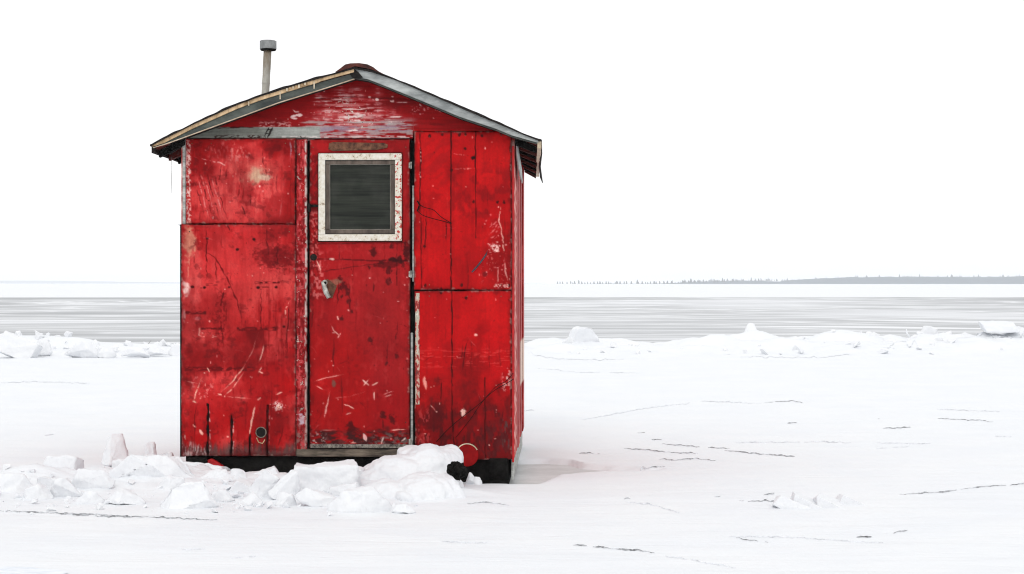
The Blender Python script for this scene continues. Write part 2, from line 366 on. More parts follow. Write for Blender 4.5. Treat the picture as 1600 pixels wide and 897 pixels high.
# lower-left panel
mixin(blob(370, 395, 80, 45, 71, .6, 20, .6) * rect(283, 352, 461, 712), (208, 66, 68), .6)
mixin(blob(345, 450, 50, 40, 72, .5, 22, .5), (212, 62, 64), .5)
mixin(blob(300, 420, 16, 60, 73, .6, 12, .4), (222, 108, 104), .45)
mixin(blob(296, 378, 9, 24, 74, .8, 5, .4), (196, 150, 118), .75)
mixin(stroke([(294, 440), (296, 400), (306, 372), (320, 366)], 2.4, 75, .3), (206, 140, 116), .7)
mixin(blob(432, 400, 28, 15, 76, .5, 7, .3), (120, 14, 22), .8)
mixin(sstep(.5, .6, fbm(gx / 2.6, gy / 2.2, 77, 3)) * blob(430, 402, 38, 24, 78, .7), (96, 12, 18), .55)
mixin(stroke([(318, 390), (335, 402), (350, 425), (362, 450), (372, 475), (378, 500)], 1.9, 79, .1), (104, 14, 20), .9)
for (a, b_) in (((323, 355), (323, 432)), ((337, 400), (338, 440)), ((417, 356), (417, 374)), ((434, 386), (433, 414)), ((408, 455), (408, 515)), ((345, 500), (349, 545)), ((360, 362), (354, 350)), ((350, 455), (344, 478)), ((452, 470), (447, 560)), ((415, 375), (421, 400))):
    mixin(stroke([a, b_], 1.9, int(a[0]), .15), (84, 8, 14), .9)
for (x0, y0, x1, y1) in ((398, 440, 437, 443), (322, 443, 340, 446), (287, 486, 322, 491), (370, 511, 432, 517), (288, 573, 396, 580), (314, 512, 350, 515), (402, 448, 420, 450)):
    mm = rect(x0, y0, x1, y1, 1.) * sstep(.3, .5, vn(gx / 4, gy / 2, int(x0))); mixin(mm, (74, 10, 16), .85)
for (x, y) in ((403, 449), (431, 449), (301, 448), (320, 449), (324, 372), (371, 390), (397, 374), (444, 510), (358, 449)):
    mixin(blob(x, y, 2.4, 2.0, int(x)), (48, 6, 10), 1)
m_ = rect(383, 515, 412, 545, 3) * (1 - sstep(0, 9, np.abs(gx - 400) - (545 - gy) * .45)); mixin(m_, (110, 8, 14), .8)
mixin(blob(315, 555, 34, 24, 81, .8, 11, .6), (120, 10, 16), .6); mixin(blob(350, 562, 60, 18, 82, .8, 14, .6), (128, 12, 18), .6)
mixin(blob(345, 500, 10, 50, 83, .9, 6, .6) * sstep(.48, .58, fbm(gx / 2.5, gy / 3.5, 84, 3)), (96, 10, 16), .6)
mixin(blob(425, 530, 24, 60, 85, .8, 14, .6) * sstep(.5, .62, grain), (120, 12, 18), .5)
mixin(rect(284, 585, 461, 700, 14) * sstep(.35, .6, fbm(gx / 60, gy / 50, 86, 3)), (182, 14, 20), .75)
mixin(blob(325, 625, 36, 24, 87, .6, 14, .6), (196, 44, 48), .5)
for pts, w in (([(404, 520), (396, 545), (380, 575), (362, 598), (343, 615)], 1.6), ([(383, 578), (366, 604), (350, 620)], 1.2), ([(413, 537), (409, 552), (404, 566)], 1.7),
               ([(409, 573), (403, 584)], 2.4), ([(403, 580), (412, 584)], 2.0), ([(316, 590), (309, 606), (303, 626)], 1.8), ([(301, 627), (308, 629)], 2.5), ([(312, 509), (311, 524), (318, 527)], 1.6),
               ([(340, 615), (347, 617)], 3), ([(336, 618), (400, 624)], .9), ([(453, 468), (447, 482), (446, 500)], 1.4), ([(399, 633), (394, 655), (389, 682)], 3.0),
               ([(324, 574), (328, 582)], 4), ([(300, 664), (306, 668)], 4), ([(312, 672), (316, 681)], 4), ([(430, 634), (442, 640)], 3), ([(428, 640), (440, 630)], 3), ([(432, 642), (436, 630)], 3), ([(430, 616), (441, 612)], 2.2),
               ([(402, 626), (408, 621)], 1.6), ([(289, 595), (314, 600)], 1.), ([(330, 527), (342, 526)], 1.2)):
    mixin(stroke(pts, w, int(pts[0][0]) % 90, .12 if w > 1.5 else .25, True, .8), (236, 200, 178), .95)
mixin(blob(435, 636, 8, 7, 88, 1.0, 3) * sstep(.45, .55, fbm(gx / 1.6, gy / 1.6, 89, 2)), (240, 220, 214), .95)
mixin(blob(310, 498, 6, 3, 90, 1.), (222, 150, 150), .8); mixin(blob(290, 452, 5, 9, 91, 1.), (236, 214, 204), .8); mixin(blob(287, 490, 3, 11, 92, 1.), (236, 214, 204), .8)
specks(286, 352, 460, 712, 60, 1.2, 3.0, (236, 196, 182), 93)
specks(286, 220, 460, 350, 36, 1.2, 2.8, (238, 196, 186), 94)
specks(286, 220, 460, 712, 110, 1.2, 2.4, (84, 8, 14), 95)
mixin(blob(308, 605, 22, 16, 96, .8, 9) * sstep(.58, .68, fbm(gx / 4, gy / 5, 96, 5)), (222, 150, 146), .6)
# bare, split boards at the foot
foot = sstep(686, 706, gy + (fbm(gx / 2.5, gy / 20, 97, 3) - .5) * 26) * LP
mixin(foot, (80, 62, 60), .9); mixin(foot * rect(284, 690, 326, 716) * sstep(.5, .6, fbm(gx / 1.2, gy / 9, 98, 2)), (190, 184, 180), .8)
for x, y0 in ((325, 633), (362, 650), (391, 682), (418, 634)):
    s_ = stroke([(x, y0), (x - .5, 680), (x - 1, 716)], 4.6, int(x), 0, False, .9); mixin(s_, (10, 6, 6), 1); D[s_.sl] += s_.m * .009
    mixin(stroke([(x + 3, y0 + 4), (x + 2.4, 712)], 1.5, int(x) + 1, .52, False), (206, 190, 182), .9)
mixin(stroke([(442, 664), (440, 680), (435, 697)], 1.5, 99), (90, 8, 12), .8)
mixin(stroke([(306, 632), (303, 690)], 2.2, 100, .25), (96, 10, 16), .7)

# --- trim board between panel and door
TR = rect(461.5, 213, 482, 716); mixin(TR, (150, 22, 30))
mixin(TR * sstep(.47, .58, fbm(gx / 2.6, gy / 5, 101, 4)), (206, 92, 96), .75)
mixin(TR * sstep(.56, .64, fbm(gx / 3, gy / 9, 102, 4)), (110, 12, 20), .8)
mixin(TR * rect(464, 240, 478, 320, 4) * sstep(.4, .6, fine), (176, 20, 26), .6)
mixin(TR * rect(476.5, 218, 482, 700, .7) * sstep(.36, .50, fbm(gx / 2, gy / 6, 103, 3)), (200, 194, 186), .95)
mixin(TR * sstep(640, 700, gy + (fine - .5) * 60) * sstep(.45, .6, fbm(gx / 2, gy / 5, 104, 3)), (120, 104, 96), .85)
mixin(stroke([(469, 288), (467, 296)], 3, 105), (228, 170, 166)); mixin(blob(471, 655, 4, 8, 106, 1.0, 3), (196, 200, 214), .85)
W += TR * .5

# --- door
DR = rect(482, 216, 641, 702); mixin(DR, (158, 22, 30))
mixin(DR * sstep(.4, .65, fbm(gx / 55, gy / 70, 111, 4)), (174, 32, 38), .8)
mixin(DR * sstep(.5, .7, fbm(gx / 6, gy / 60, 112, 3)), (146, 20, 28), .3)
mixin(DR * rect(484, 520, 575, 672, 30), (184, 20, 22), .75)
mixin(DR * rect(575, 380, 640, 600, 20), (164, 36, 42), .6)
mixin(blob(585, 470, 60, 90, 113, .5, 30, .6) * DR, (172, 42, 46), .5)
mixin(DR * rect(484, 240, 498, 470, 2) * sstep(.44, .58, fbm(gx / 3, gy / 5, 114, 4)), (110, 12, 18), .8)
mixin(DR * rect(484, 395, 508, 468, 7) * sstep(.50, .62, fbm(gx / 4, gy / 5, 115, 5)), (222, 130, 126), .75)
mixin(DR * rect(484, 330, 498, 400, 3) * sstep(.56, .64, fbm(gx / 2.4, gy / 3, 116, 3)), (206, 110, 106), .8)
for x0, y0, x1, y1, w in ((498, 405, 640, 408, 1.8), (620, 380, 620, 446, 1.3), (505, 424, 600, 410, 1.1), (530, 380, 530, 404, 1.), (484, 381, 640, 379, .9)):
    mixin(stroke([(x0, y0), ((x0 + x1) / 2, (y0 + y1) / 2), (x1, y1)], w, int(x0) % 80, .15, False, .7), (70, 8, 14), .9)
mixin(blob(619, 406, 13, 5, 117, 1.0, 5), (44, 8, 12), .9); mixin(blob(608, 414, 20, 4, 118, 1., 5), (80, 10, 16), .7); mixin(blob(636, 392, 5, 14, 119, 1., 4), (48, 8, 12), .8)
for (x, y, r) in ((612, 384, 4), (607, 424, 5), (577, 417, 2), (608, 439, 4), (595, 410, 3), (583, 393, 5), (536, 447, 5), (531, 436, 4), (542, 456, 4), (545, 470, 3), (534, 464, 2), (535, 498, 3), (579, 532, 4), (620, 555, 3), (604, 566, 3), (598, 650, 4), (548, 668, 6), (612, 653, 5), (540, 448, 2), (550, 487, 2)):
    mixin(blob(x, y, r, r * 1.3, int(x), 1.1, 3.5), (72, 14, 18), .85)
mixin(blob(523, 441, 10, 5, 120, .7, 4), (132, 92, 72), .85)
for pts in ([(529, 440), (528, 470), (526, 478)], [(585, 440), (583, 456)], [(606, 535), (605, 566)], [(522, 530), (520, 590)], [(489, 475), (488, 515)], [(622, 500), (618, 535)], [(545, 440), (548, 490)], [(598, 655), (599, 672)]):
    mixin(stroke(pts, 1.9, int(pts[0][0]) % 70, .15), (78, 10, 16), .85)
for pts, w in (([(517, 506), (522, 517), (532, 526)], 1.9), ([(527, 493), (529, 500)], 2.4), ([(527, 529), (533, 520)], 2.4), ([(566, 593), (577, 603)], 2.4), ([(577, 592), (567, 604)], 2.4), ([(580, 604), (592, 597)], 1.5),
               ([(598, 618), (606, 614), (615, 611)], 1.6), ([(600, 621), (614, 616)], 1.1), ([(522, 622), (532, 621), (545, 620)], 1.8), ([(545, 620), (570, 612)], 1.), ([(516, 610), (511, 632), (506, 655)], 2.1), ([(536, 631), (545, 634), (554, 639)], 1.9),
               ([(540, 648), (550, 644)], 1.8), ([(489, 597), (510, 590), (540, 584)], 1.), ([(492, 603), (507, 609)], 1.), ([(585, 612), (585, 626)], 2), ([(610, 672), (636, 671)], 1.8), ([(500, 672), (525, 672)], 1.2), ([(525, 691), (580, 690)], 2.), ([(514, 405), (523, 405)], 3.2), ([(516, 408), (499, 428)], 0.1),
               ([(494, 405), (500, 417), (502, 426)], 2.6)):
    if w > .5: mixin(stroke(pts, w, int(pts[0][0] + pts[0][1]) % 90, .1, True, .6), (238, 208, 190), .95)
mixin(blob(521, 600, 3, 6, 121, .6, 3), (110, 84, 70), .9)
bottom = DR * sstep(668, 680, gy + (fbm(gx / 14, gy / 6, 122, 3) - .5) * 22)
mixin(bottom * sstep(.30, .46, fbm(gx / 10, gy / 4, 123, 4)), (52, 26, 26), .9)
mixin(bottom * sstep(.56, .64, fbm(gx / 9, gy / 3, 124, 4)), (150, 20, 26), .9)
mixin(bottom * rect(484, 674, 508, 700, 6) * sstep(.52, .62, fbm(gx / 2.6, gy / 2.6, 125, 4)), (190, 184, 176), .8)
mixin(bottom * rect(580, 676, 640, 698, 6) * sstep(.5, .6, fbm(gx / 4, gy / 3, 126, 3)), (96, 88, 84), .8)
mixin(DR * rect(484, 694, 640, 701, 1) * sstep(.5, .58, fbm(gx / 1.5, gy / 1.5, 127, 2)), (186, 180, 170), .8)
mixin(stroke([(567, 676), (573, 690)], 6, 128, .15), (232, 196, 190)); mixin(stroke([(600, 682), (596, 696)], 2.6, 129), (226, 216, 206)); mixin(stroke([(626, 690), (634, 684)], 2.5, 130, .2), (230, 206, 196))
specks(486, 380, 638, 690, 46, 1.1, 2.6, (232, 190, 178), 131); specks(486, 380, 638, 700, 70, 1.1, 2.4, (84, 10, 16), 132)
W += rect(484, 672, 640, 700, 4) * .35

# --- right panels
RP = rect(646, 203, 801, 720); mixin(RP, (196, 18, 26))
mixin(RP * sstep(.45, .7, fbm(gx / 55, gy / 55, 141, 4)), (208, 26, 30), .8)
mixin(RP * sstep(.54, .72, fbm(gx / 26, gy / 34, 142, 5)), (168, 14, 22), .7)
mixin(RP * rect(700, 262, 800, 345, 16) * sstep(.46, .62, fbm(gx / 10, gy / 14, 143, 4)), (146, 14, 24), .75)
mixin(blob(688, 250, 26, 36, 144, .5, 14, .7) * sstep(.5, .6, fbm((gx + gy) / 7, (gx - gy) / 40, 145, 3)), (168, 24, 30), .7)
mixin(blob(785, 410, 20, 46, 146, .6, 12, .5) * rect(646, 203, 800, 452), (138, 10, 18), .75)
mixin(RP * rect(647, 203, 662, 720, 1) * sstep(.45, .6, fbm(gx / 5, gy / 12, 147, 4)), (170, 14, 22), .6)
low = RP * sstep(560, 700, gy + (fbm(gx / 20, gy / 16, 148, 4) - .5) * 130)
mixin(low, (112, 16, 22), .8); mixin(low * sstep(.5, .64, fbm(gx / 6, gy / 12, 149, 4)), (70, 22, 24), .75)
mixin(blob(735, 575, 22, 40, 150, .7, 14, .5), (136, 14, 20), .6)
mixin(blob(675, 655, 16, 18, 151, .7, 9), (74, 12, 18), .7)
mixin(rect(750, 660, 800, 718, 12) * sstep(.4, .6, fbm(gx / 4, gy / 10, 152, 3)), (86, 30, 32), .8)
mixin(rect(784, 650, 800, 700, 5) * sstep(.4, .6, fbm(gx / 3, gy / 8, 153, 3)), (70, 66, 62), .7)
for pts, w in (([(705, 205), (704.5, 330), (705, 452)], 1.9), ([(743, 205), (743, 300)], 1.5), ([(743, 300), (743.5, 372)], .9), ([(706, 455), (706, 640), (710, 706)], 2.), ([(758, 590), (758, 716)], 1.8), ([(656, 210), (657, 250), (656, 330)], 1.8), ([(658, 340), (659, 452)], 1.3),
               ([(798, 215), (799, 452)], 1.6), ([(799, 456), (798, 640)], 1.6)):
    s_ = stroke(pts, w, int(pts[0][0]) % 60, .05, False, .6); mixin(s_, (58, 4, 8), .95); D[s_.sl] += s_.m * .003
s_ = rect(647, 452.4, 800, 454.6, .6); mixin(s_, (66, 6, 10), .95)
mixin(stroke([(652, 212), (657, 240), (656, 300)], 1.3, 154, .55), (236, 190, 180))
for (x, y) in ((671, 212), (691, 210), (718, 210), (727, 209), (753, 212), (783, 208), (739, 247), (705, 266), (727, 232), (664, 385), (665, 446), (721, 446), (690, 452), (728, 466), (689, 457), (795, 446), (777, 316), (787, 316), (740, 315)):
    mixin(blob(x, y, 2.1, 2.6, int(x), .6, 3), (52, 6, 10), .95)
mixin(blob(739.5, 246.5, 4, 2.6, 155, .4, 3), (30, 6, 8), 1)
for pts, w, c in (([(692, 362), (697, 370)], 2, 0), ([(706, 240), (727, 242)], 1.4, 0), ([(704, 264), (742, 263)], 1.2, 0), ([(783, 320), (779, 345), (783, 360)], 1.6, 0), ([(781, 345), (785, 372), (787, 400)], 2, 0), ([(787, 400), (790, 425), (795, 448)], 1.8, 0),
                  ([(779, 418), (777, 445)], 1.6, 0), ([(722, 580), (726, 550), (731, 530)], 2, 1), ([(723, 540), (721, 560)], 1.8, 1), ([(690, 596), (689, 628)], 1.6, 1), ([(667, 330), (664, 392)], 1.6, 1), ([(698, 345), (697, 378)], 1.6, 1), ([(672, 632), (682, 645)], 1.3, 0),
                  ([(786, 640), (783, 660)], 1.4, 1), ([(712, 555), (716, 560), (724, 558)], 1.3, 0)):
    mixin(stroke(pts, w, int(pts[0][0] + pts[0][1]) % 90, .3 if not c else .1, True, .9), (238, 196, 180) if not c else (74, 6, 12), .9)
m_ = .8 * blob(770, 356, 9, 16, 156, 1.0, 5) * sstep(.55, .66, fbm((gx + gy) / 3, (gx - gy) / 9, 157, 3)); mixin(m_, (236, 150, 146), .9)
mixin(blob(773, 386, 8, 6, 158, 1.1, 3) * sstep(.46, .54, fbm(gx / 2, gy / 2, 159, 3)), (240, 206, 196), .9)
mixin(rect(771, 443, 794, 450, 1) * sstep(.5, .58, vn(gx / 1.5, gy / 1.5, 160)), (238, 196, 186), .9)
mixin(.7 * rect(751, 395, 800, 452, 9) * sstep(.72, .78, fbm(gx / 2.2, gy / 2.2, 161, 3)), (236, 160, 150), .8)
mixin(blob(758, 428, 4, 4, 162, .5), (110, 28, 34), .8)
mixin(blob(724, 645, 4, 5, 163, .9, 2.5), (240, 206, 190), .9); mixin(blob(744, 524, 3.2, 1.8, 164, .7, 3), (240, 200, 180), .9); mixin(blob(664, 600, 2.5, 9, 165, 1.1, 3), (238, 176, 160), .8)
mixin(rect(647, 545, 800, 575, 8) * sstep(.62, .68, fbm(gx / 12, gy / 1.6, 166, 3)), (224, 90, 84), .6)
mixin(rect(650, 640, 672, 700, 6) * sstep(.54, .62, fbm(gx / 2.2, gy / 7, 167, 3)), (196, 80, 80), .7)
mixin(rect(785, 575, 800, 612, 6) * sstep(.58, .66, fbm(gx / 4, gy / 5, 168, 5)), (232, 200, 190), .8)
specks(650, 210, 798, 452, 26, 1.1, 2.6, (240, 190, 176), 169); specks(755, 320, 798, 452, 26, 1.1, 3.0, (242, 206, 194), 170); specks(650, 456, 798, 700, 34, 1.1, 2.8, (236, 180, 166), 171); specks(650, 210, 798, 716, 60, 1.1, 2.2, (90, 6, 12), 172)

# --- gable
GB = (gy < 216.5) * (gx < 646) + (gy < 203) * (gx >= 646)
GB = GB.astype(float) * rect(255, 90, 830, 216.5)
mixin(GB, (146, 16, 24))
mixin(GB * sstep(.48, .66, hgrain), (170, 22, 30), .7); mixin(GB * sstep(.56, .72, fbm(gx / 36, gy / 5, 181, 4)), (120, 12, 20), .7)
pale = blob(548, 176, 52, 30, 182, .8, 16, .7) * GB
mixin(pale * sstep(.42, .58, fbm(gx / 24, gy / 1.8, 183, 4)), (198, 128, 126), .8)
mixin(pale * sstep(.56, .64, fbm(gx / 16, gy / 1.5, 184, 4)), (222, 206, 202), .8)
mixin(GB * rect(470, 186, 650, 216, 8) * sstep(.47, .56, fbm(gx / 28, gy / 2.2, 185, 4)), (158, 150, 148), .85)
mixin(GB * rect(500, 196, 640, 206, 4) * sstep(.44, .56, fbm(gx / 22, gy / 3., 187, 4)), (138, 122, 136), .85)
mixin(GB * rect(405, 190, 455, 200, 3) * sstep(.5, .58, fbm(gx / 4, gy / 2, 186, 3)), (200, 150, 146), .8)
# bare grey board
BR = rect(270, 198.5, 500, 216.5, .6) * GB
mixin(BR, (118, 120, 114)); mixin(BR * sstep(.45, .6, fbm(gx / 30, gy / 1.6, 188, 4)), (152, 154, 148), .8); mixin(BR * rect(270, 198, 408, 214, 8), (92, 94, 86), .6)
mixin(BR * rect(425, 198, 500, 216, 6), (168, 170, 166), .5); mixin(rect(335, 211, 415, 216, 1) * sstep(.48, .56, fbm(gx / 4, gy / 1.2, 189, 3)), (40, 20, 20), .8)
for x in (417, 422): mixin(stroke([(x + 4, 198), (x - 5, 216)], 3, x), (22, 14, 14), .95)
mixin(stroke([(414, 209), (424, 209)], 1.6, 190), (22, 14, 14)); mixin(stroke([(417, 203), (427, 204)], 1.4, 191), (22, 14, 14))
mixin(stroke([(500, 154), (560, 152), (640, 156), (700, 160)], 1.6, 192, .1, False), (90, 8, 14), .9); mixin(stroke([(330, 199.5), (405, 199.5)], 1.6, 193), (60, 8, 12))
for pts, w in (([(454, 184), (463, 180), (473, 180)], 6), ([(455, 185), (465, 185)], 3.5), ([(488, 153), (515, 152)], 1.4), ([(576, 151), (580, 152)], 2.4), ([(587, 155), (592, 156)], 3.8), ([(609, 158), (615, 159)], 2.2), ([(618, 160), (640, 160)], 1.6), ([(611, 151), (615, 151)], 1.8), ([(655, 163), (658, 166)], 4), ([(605, 183), (630, 182)], 1.6), ([(604, 189), (624, 190)], 1.5),
               ([(456, 170), (462, 175), (470, 174)], 1.3), ([(540, 205), (560, 203)], 3)):
    mixin(stroke(pts, w, int(pts[0][0]) % 90, .1, True, .7), (236, 224, 218), .95)
mixin(rect(640, 166, 700, 178, 4) * sstep(.62, .68, fbm(gx / 3, gy / 2, 194, 3)), (210, 140, 140), .8)
specks(420, 140, 720, 198, 60, 1.1, 2.6, (232, 196, 190), 195)
mixin(rect(440, 212.5, 646, 216, .8) * sstep(.4, .5, vn(gx / 6, gy, 196)), (206, 196, 192), .8)
W += GB * .25 + pale * .3
# grime and crease shade painted along seams and panel edges, rust runs below nails, bare wood on the arrises
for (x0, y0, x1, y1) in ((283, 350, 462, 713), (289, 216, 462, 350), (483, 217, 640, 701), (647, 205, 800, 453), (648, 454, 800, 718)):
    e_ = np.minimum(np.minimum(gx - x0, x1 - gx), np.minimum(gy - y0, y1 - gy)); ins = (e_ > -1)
    dirt_shade = ins * (1 - sstep(0, 7, e_ + (fbm(gx / 9, gy / 9, 251, 4) - .5) * 14)); mixin(dirt_shade, (92, 12, 16), .38)
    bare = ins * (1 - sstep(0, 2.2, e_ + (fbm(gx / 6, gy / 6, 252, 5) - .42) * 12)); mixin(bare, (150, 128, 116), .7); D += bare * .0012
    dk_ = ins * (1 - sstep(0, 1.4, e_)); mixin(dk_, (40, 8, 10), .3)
rs_ = np.random.RandomState(44)
for k in range(70):
    x = rs_.uniform(288, 796); y = rs_.uniform(222, 640); l_ = rs_.uniform(12, 70)
    mixin(stroke([(x, y), (x + rs_.uniform(-1, 1), y + l_)], rs_.uniform(.8, 2.2), 300 + k, .25), (96, 10, 14) if k % 4 else (206, 70, 66), rs_.uniform(.25, .6))
for k in range(46):   # faint hairline scuffs at all angles
    x = rs_.uniform(288, 796); y = rs_.uniform(222, 700); a_ = rs_.uniform(-1.2, 1.2); l_ = rs_.uniform(6, 30)
    mixin(stroke([(x, y), (x + l_ * math.cos(a_) / 2, y + l_ * math.sin(a_) / 2 - 1), (x + l_ * math.cos(a_), y + l_ * math.sin(a_))], .8, 400 + k, .3), (232, 150, 140) if k % 2 else (84, 8, 12), rs_.uniform(.35, .7))
mixin((gy > 217) * sstep(.58, .72, fbm(gx / 7, gy / 90, 253, 4)), (128, 14, 18), .18)
mixin((gy > 217) * (gx < 640) * sstep(.6, .74, fbm(gx / 9, gy / 13, 254, 5)), (222, 96, 92), .2)
mixin((gy > 217) * sstep(.52, .72, fbm(gx / 42, gy / 60, 261, 5)) * (.5 + fine) * np.where(gx < 462, .8, .35), (104, 10, 16), .5)
mixin((gy > 217) * sstep(.60, .70, fbm(gx / 14, gy / 9, 263, 6, .65)) * np.where(gx < 462, .7, .25), (64, 8, 12), .45)
# overall: faint vertical run marks
mixin(sstep(.6, .75, fbm(gx / 2.4, gy / 70, 197, 3)) * (gy > 216), (120, 10, 18), .10)
C = np.clip(C, 4, 250)
# relief
D += -(fbm(gx / 30, gy / 30, 198, 3) - .5) * .004 - (fine - .5) * .0012
CL = C / 255.0; CL = np.where(CL <= .04045, CL / 12.92, ((CL + .055) / 1.055) ** 2.4)
sat = np.clip(1 - CL[..., 1:2] / (CL[..., 0:1] + 1e-4), 0, 1) ** 5
CL = CL * (1 - sat + sat * np.array([.79, .38, .34]));
CL = CL * (.80 + .40 * fbm(gx / 34, gy / 46, 230, 5))[..., None] * (.9 + .2 * fbm(gx / 3, gy / 5, 240, 3))[..., None]; W = np.clip(W, 0, 1)

def sample(A, x, y):
    x = np.clip(x - X0, 0, cw - 1.001); y = np.clip(y - Y0c, 0, ch - 1.001)
    xi = x.astype(int); yi = y.astype(int); fx = x - xi; fy = y - yi
    if A.ndim == 3: fx = fx[..., None]; fy = fy[..., None]
    return (A[yi, xi] * (1 - fx) + A[yi, xi + 1] * fx) * (1 - fy) + (A[yi + 1, xi] * (1 - fx) + A[yi + 1, xi + 1] * fx) * fy

def panel(name, x0, x1, top, bot, Yp, th, parent, hole=None, rag=1.2, seed=0, label=None, step=.95):
    """a board sheet standing in the plane y = Yp, its paint laid out per vertex"""
    nx = int((x1 - x0) / step) + 1
    xs = np.linspace(x0, x1, nx)
    tp = np.array([top(x) for x in xs]) if callable(top) else np.full(nx, float(top))
    bt = np.array([bot(x) for x in xs]) if callable(bot) else np.full(nx, float(bot))
    ny = int((bt - tp).max() / step) + 1
    s = np.linspace(0, 1, ny)[:, None]
    PX = np.repeat(xs[None], ny, 0); PY = tp[None] * (1 - s) + bt[None] * s
    CX, CY = PX.copy(), PY.copy()
    # slightly uneven sawn edges
    ex = (vn(PY / 23, PY * 0 + seed, 5) - .5) * rag + (vn(PY / 5, PY * 0 + seed + 3, 5) - .5) * rag * .5
    PX = PX + ex * np.linspace(1, -1, nx)[None]
    PY = PY + ((vn(PX / 31, PX * 0 + seed + 7, 5) - .5) * rag + (vn(PX / 4, PX * 0 + seed + 9, 5) - .5) * rag * .6) * (1 - 2 * s)
    u = (PX - 800) / F; w = -(PY - HOR) / F; t = Yp / (u * SA + CA)
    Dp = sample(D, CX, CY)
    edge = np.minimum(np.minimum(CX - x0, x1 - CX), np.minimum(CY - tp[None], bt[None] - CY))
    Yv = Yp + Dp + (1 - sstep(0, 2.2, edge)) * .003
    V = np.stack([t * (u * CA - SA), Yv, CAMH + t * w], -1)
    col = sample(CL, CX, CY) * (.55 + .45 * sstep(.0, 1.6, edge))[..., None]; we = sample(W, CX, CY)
    idx = np.arange(nx * ny).reshape(ny, nx)
    q = np.stack([idx[:-1, :-1], idx[1:, :-1], idx[1:, 1:], idx[:-1, 1:]], -1)
    if hole is not None:
        hx = (CX[:-1, :-1] + CX[1:, 1:]) / 2; hy = (CY[:-1, :-1] + CY[1:, 1:]) / 2
        keep = ~((hx > hole[0]) & (hx < hole[2]) & (hy > hole[1]) & (hy < hole[3])); q = q[keep]
    q = q.reshape(-1, 4)
    ring = np.concatenate([idx[0, :], idx[1:, -1], idx[-1, -2::-1], idx[-2:0:-1, 0]])
    Vf = V.reshape(-1, 3); nb = len(Vf); Vb = Vf[ring].copy(); Vb[:, 1] = Yp + th
    r2 = np.roll(ring, -1); k = np.arange(len(ring)); k2 = np.roll(k, -1)
    sk = np.stack([ring, r2, nb + k2, nb + k], -1)
    faces = np.concatenate([q, sk]).tolist()
    if hole is None: faces.append((nb + k).tolist())
    me = bpy.data.meshes.new(name); me.from_pydata(np.concatenate([Vf, Vb]).tolist(), [], faces); me.update()
    ca = me.color_attributes.new('paint', 'FLOAT_COLOR', 'POINT')
    cc = np.ones((nb + len(ring), 4)); cc[:nb, :3] = col.reshape(-1, 3); cc[nb:, :3] = col.reshape(-1, 3)[ring] * .6
    ca.data.foreach_set('color', cc.astype(np.float32).ravel())
    wa = me.attributes.new('wear', 'FLOAT', 'POINT'); ww = np.zeros(nb + len(ring)); ww[:nb] = we.ravel()
    wa.data.foreach_set('value', ww.astype(np.float32))
    sm = np.zeros(len(me.polygons), bool); sm[:len(q)] = True; me.polygons.foreach_set('use_smooth', sm)
    o = link(name, me, M['paint'], parent)
    if label: o['label'] = label
    return o

# ------------------------------------------------------------------ the shack
YF = 10.0; YB = 12.2
xl = P(286, 0, YF).x; xr = P(800, 0, YF).x
shack = bpy.data.objects.new('ice_fishing_shack', None); COL.objects.link(shack)
shack.location = ((xl + xr) / 2, (YF + YB) / 2, 0); shack.empty_display_size = .3
tag(shack, 'weathered red wooden ice fishing shack with a stovepipe standing on the snow', 'shack')

TOPL = [(237, 228), (262, 214.5), (305, 193), (374, 162.5), (407, 150.5), (452, 136.5), (483, 127), (520, 116.5), (554, 107.5)]
TOPR = [(554, 107.5), (580, 112), (619, 125), (686, 153.6), (719, 168), (753, 182.6), (786, 196), (815, 208.5), (843, 220)]
BOTL = [(237, 231), (262, 223), (287, 214), (327, 199.4), (376, 181.5), (434, 160), (510, 136.5), (550, 123.6), (554, 122.5)]
BOTR = [(554, 122.5), (575, 126), (608, 139), (664, 162), (719, 185), (775, 203.5), (800, 214), (843, 226)]
def interp(pts):
    xs = [p[0] for p in pts]; ys = [p[1] for p in pts]
    return lambda x: float(np.interp(x, xs, ys))
tl, tr, bl_, br = interp(TOPL), interp(TOPR), interp(BOTL), interp(BOTR)
roof_top = lambda x: tl(x) if x < 554 else tr(x)
roof_bot = lambda x: bl_(x) if x < 554 else br(x)

# panels
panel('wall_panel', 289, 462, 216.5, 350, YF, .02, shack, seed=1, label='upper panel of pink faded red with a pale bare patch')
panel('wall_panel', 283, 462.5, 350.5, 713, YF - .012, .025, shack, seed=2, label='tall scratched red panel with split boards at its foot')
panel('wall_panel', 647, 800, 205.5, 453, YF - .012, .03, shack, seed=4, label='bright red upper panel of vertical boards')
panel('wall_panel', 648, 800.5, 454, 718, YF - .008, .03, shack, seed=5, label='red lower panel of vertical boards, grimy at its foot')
panel('trim_board', 462.8, 479.5, 216.8, 713, YF - .016, .03, shack, seed=6, label='narrow flaking upright board beside the door')
gable = panel('gable', 285, 799, lambda x: roof_bot(x) - 3.0, lambda x: 216.4 if x < 646 else 206.5, YF + .012, .02, shack, seed=7, rag=.2)
# jamb strip right of the door (grey bare wood) and threshold
jm = bmesh.new(); px_box(jm, 644.2, 290, 647.6, 440, YF + .012, YF + .03); px_box(jm, 641.6, 520, 645.4, 700, YF + .014, YF + .03); fin('door_jamb', jm, M['grey_wood'], shack, bev=.002)
jm = bmesh.new(); px_box(jm, 649.0, 458, 655.5, 632, YF - .013, YF + .002); fin('trim_board', jm, M['strip'], shack, bev=.002)['label'] = 'chipped cream strip on the edge of the lower board panel'
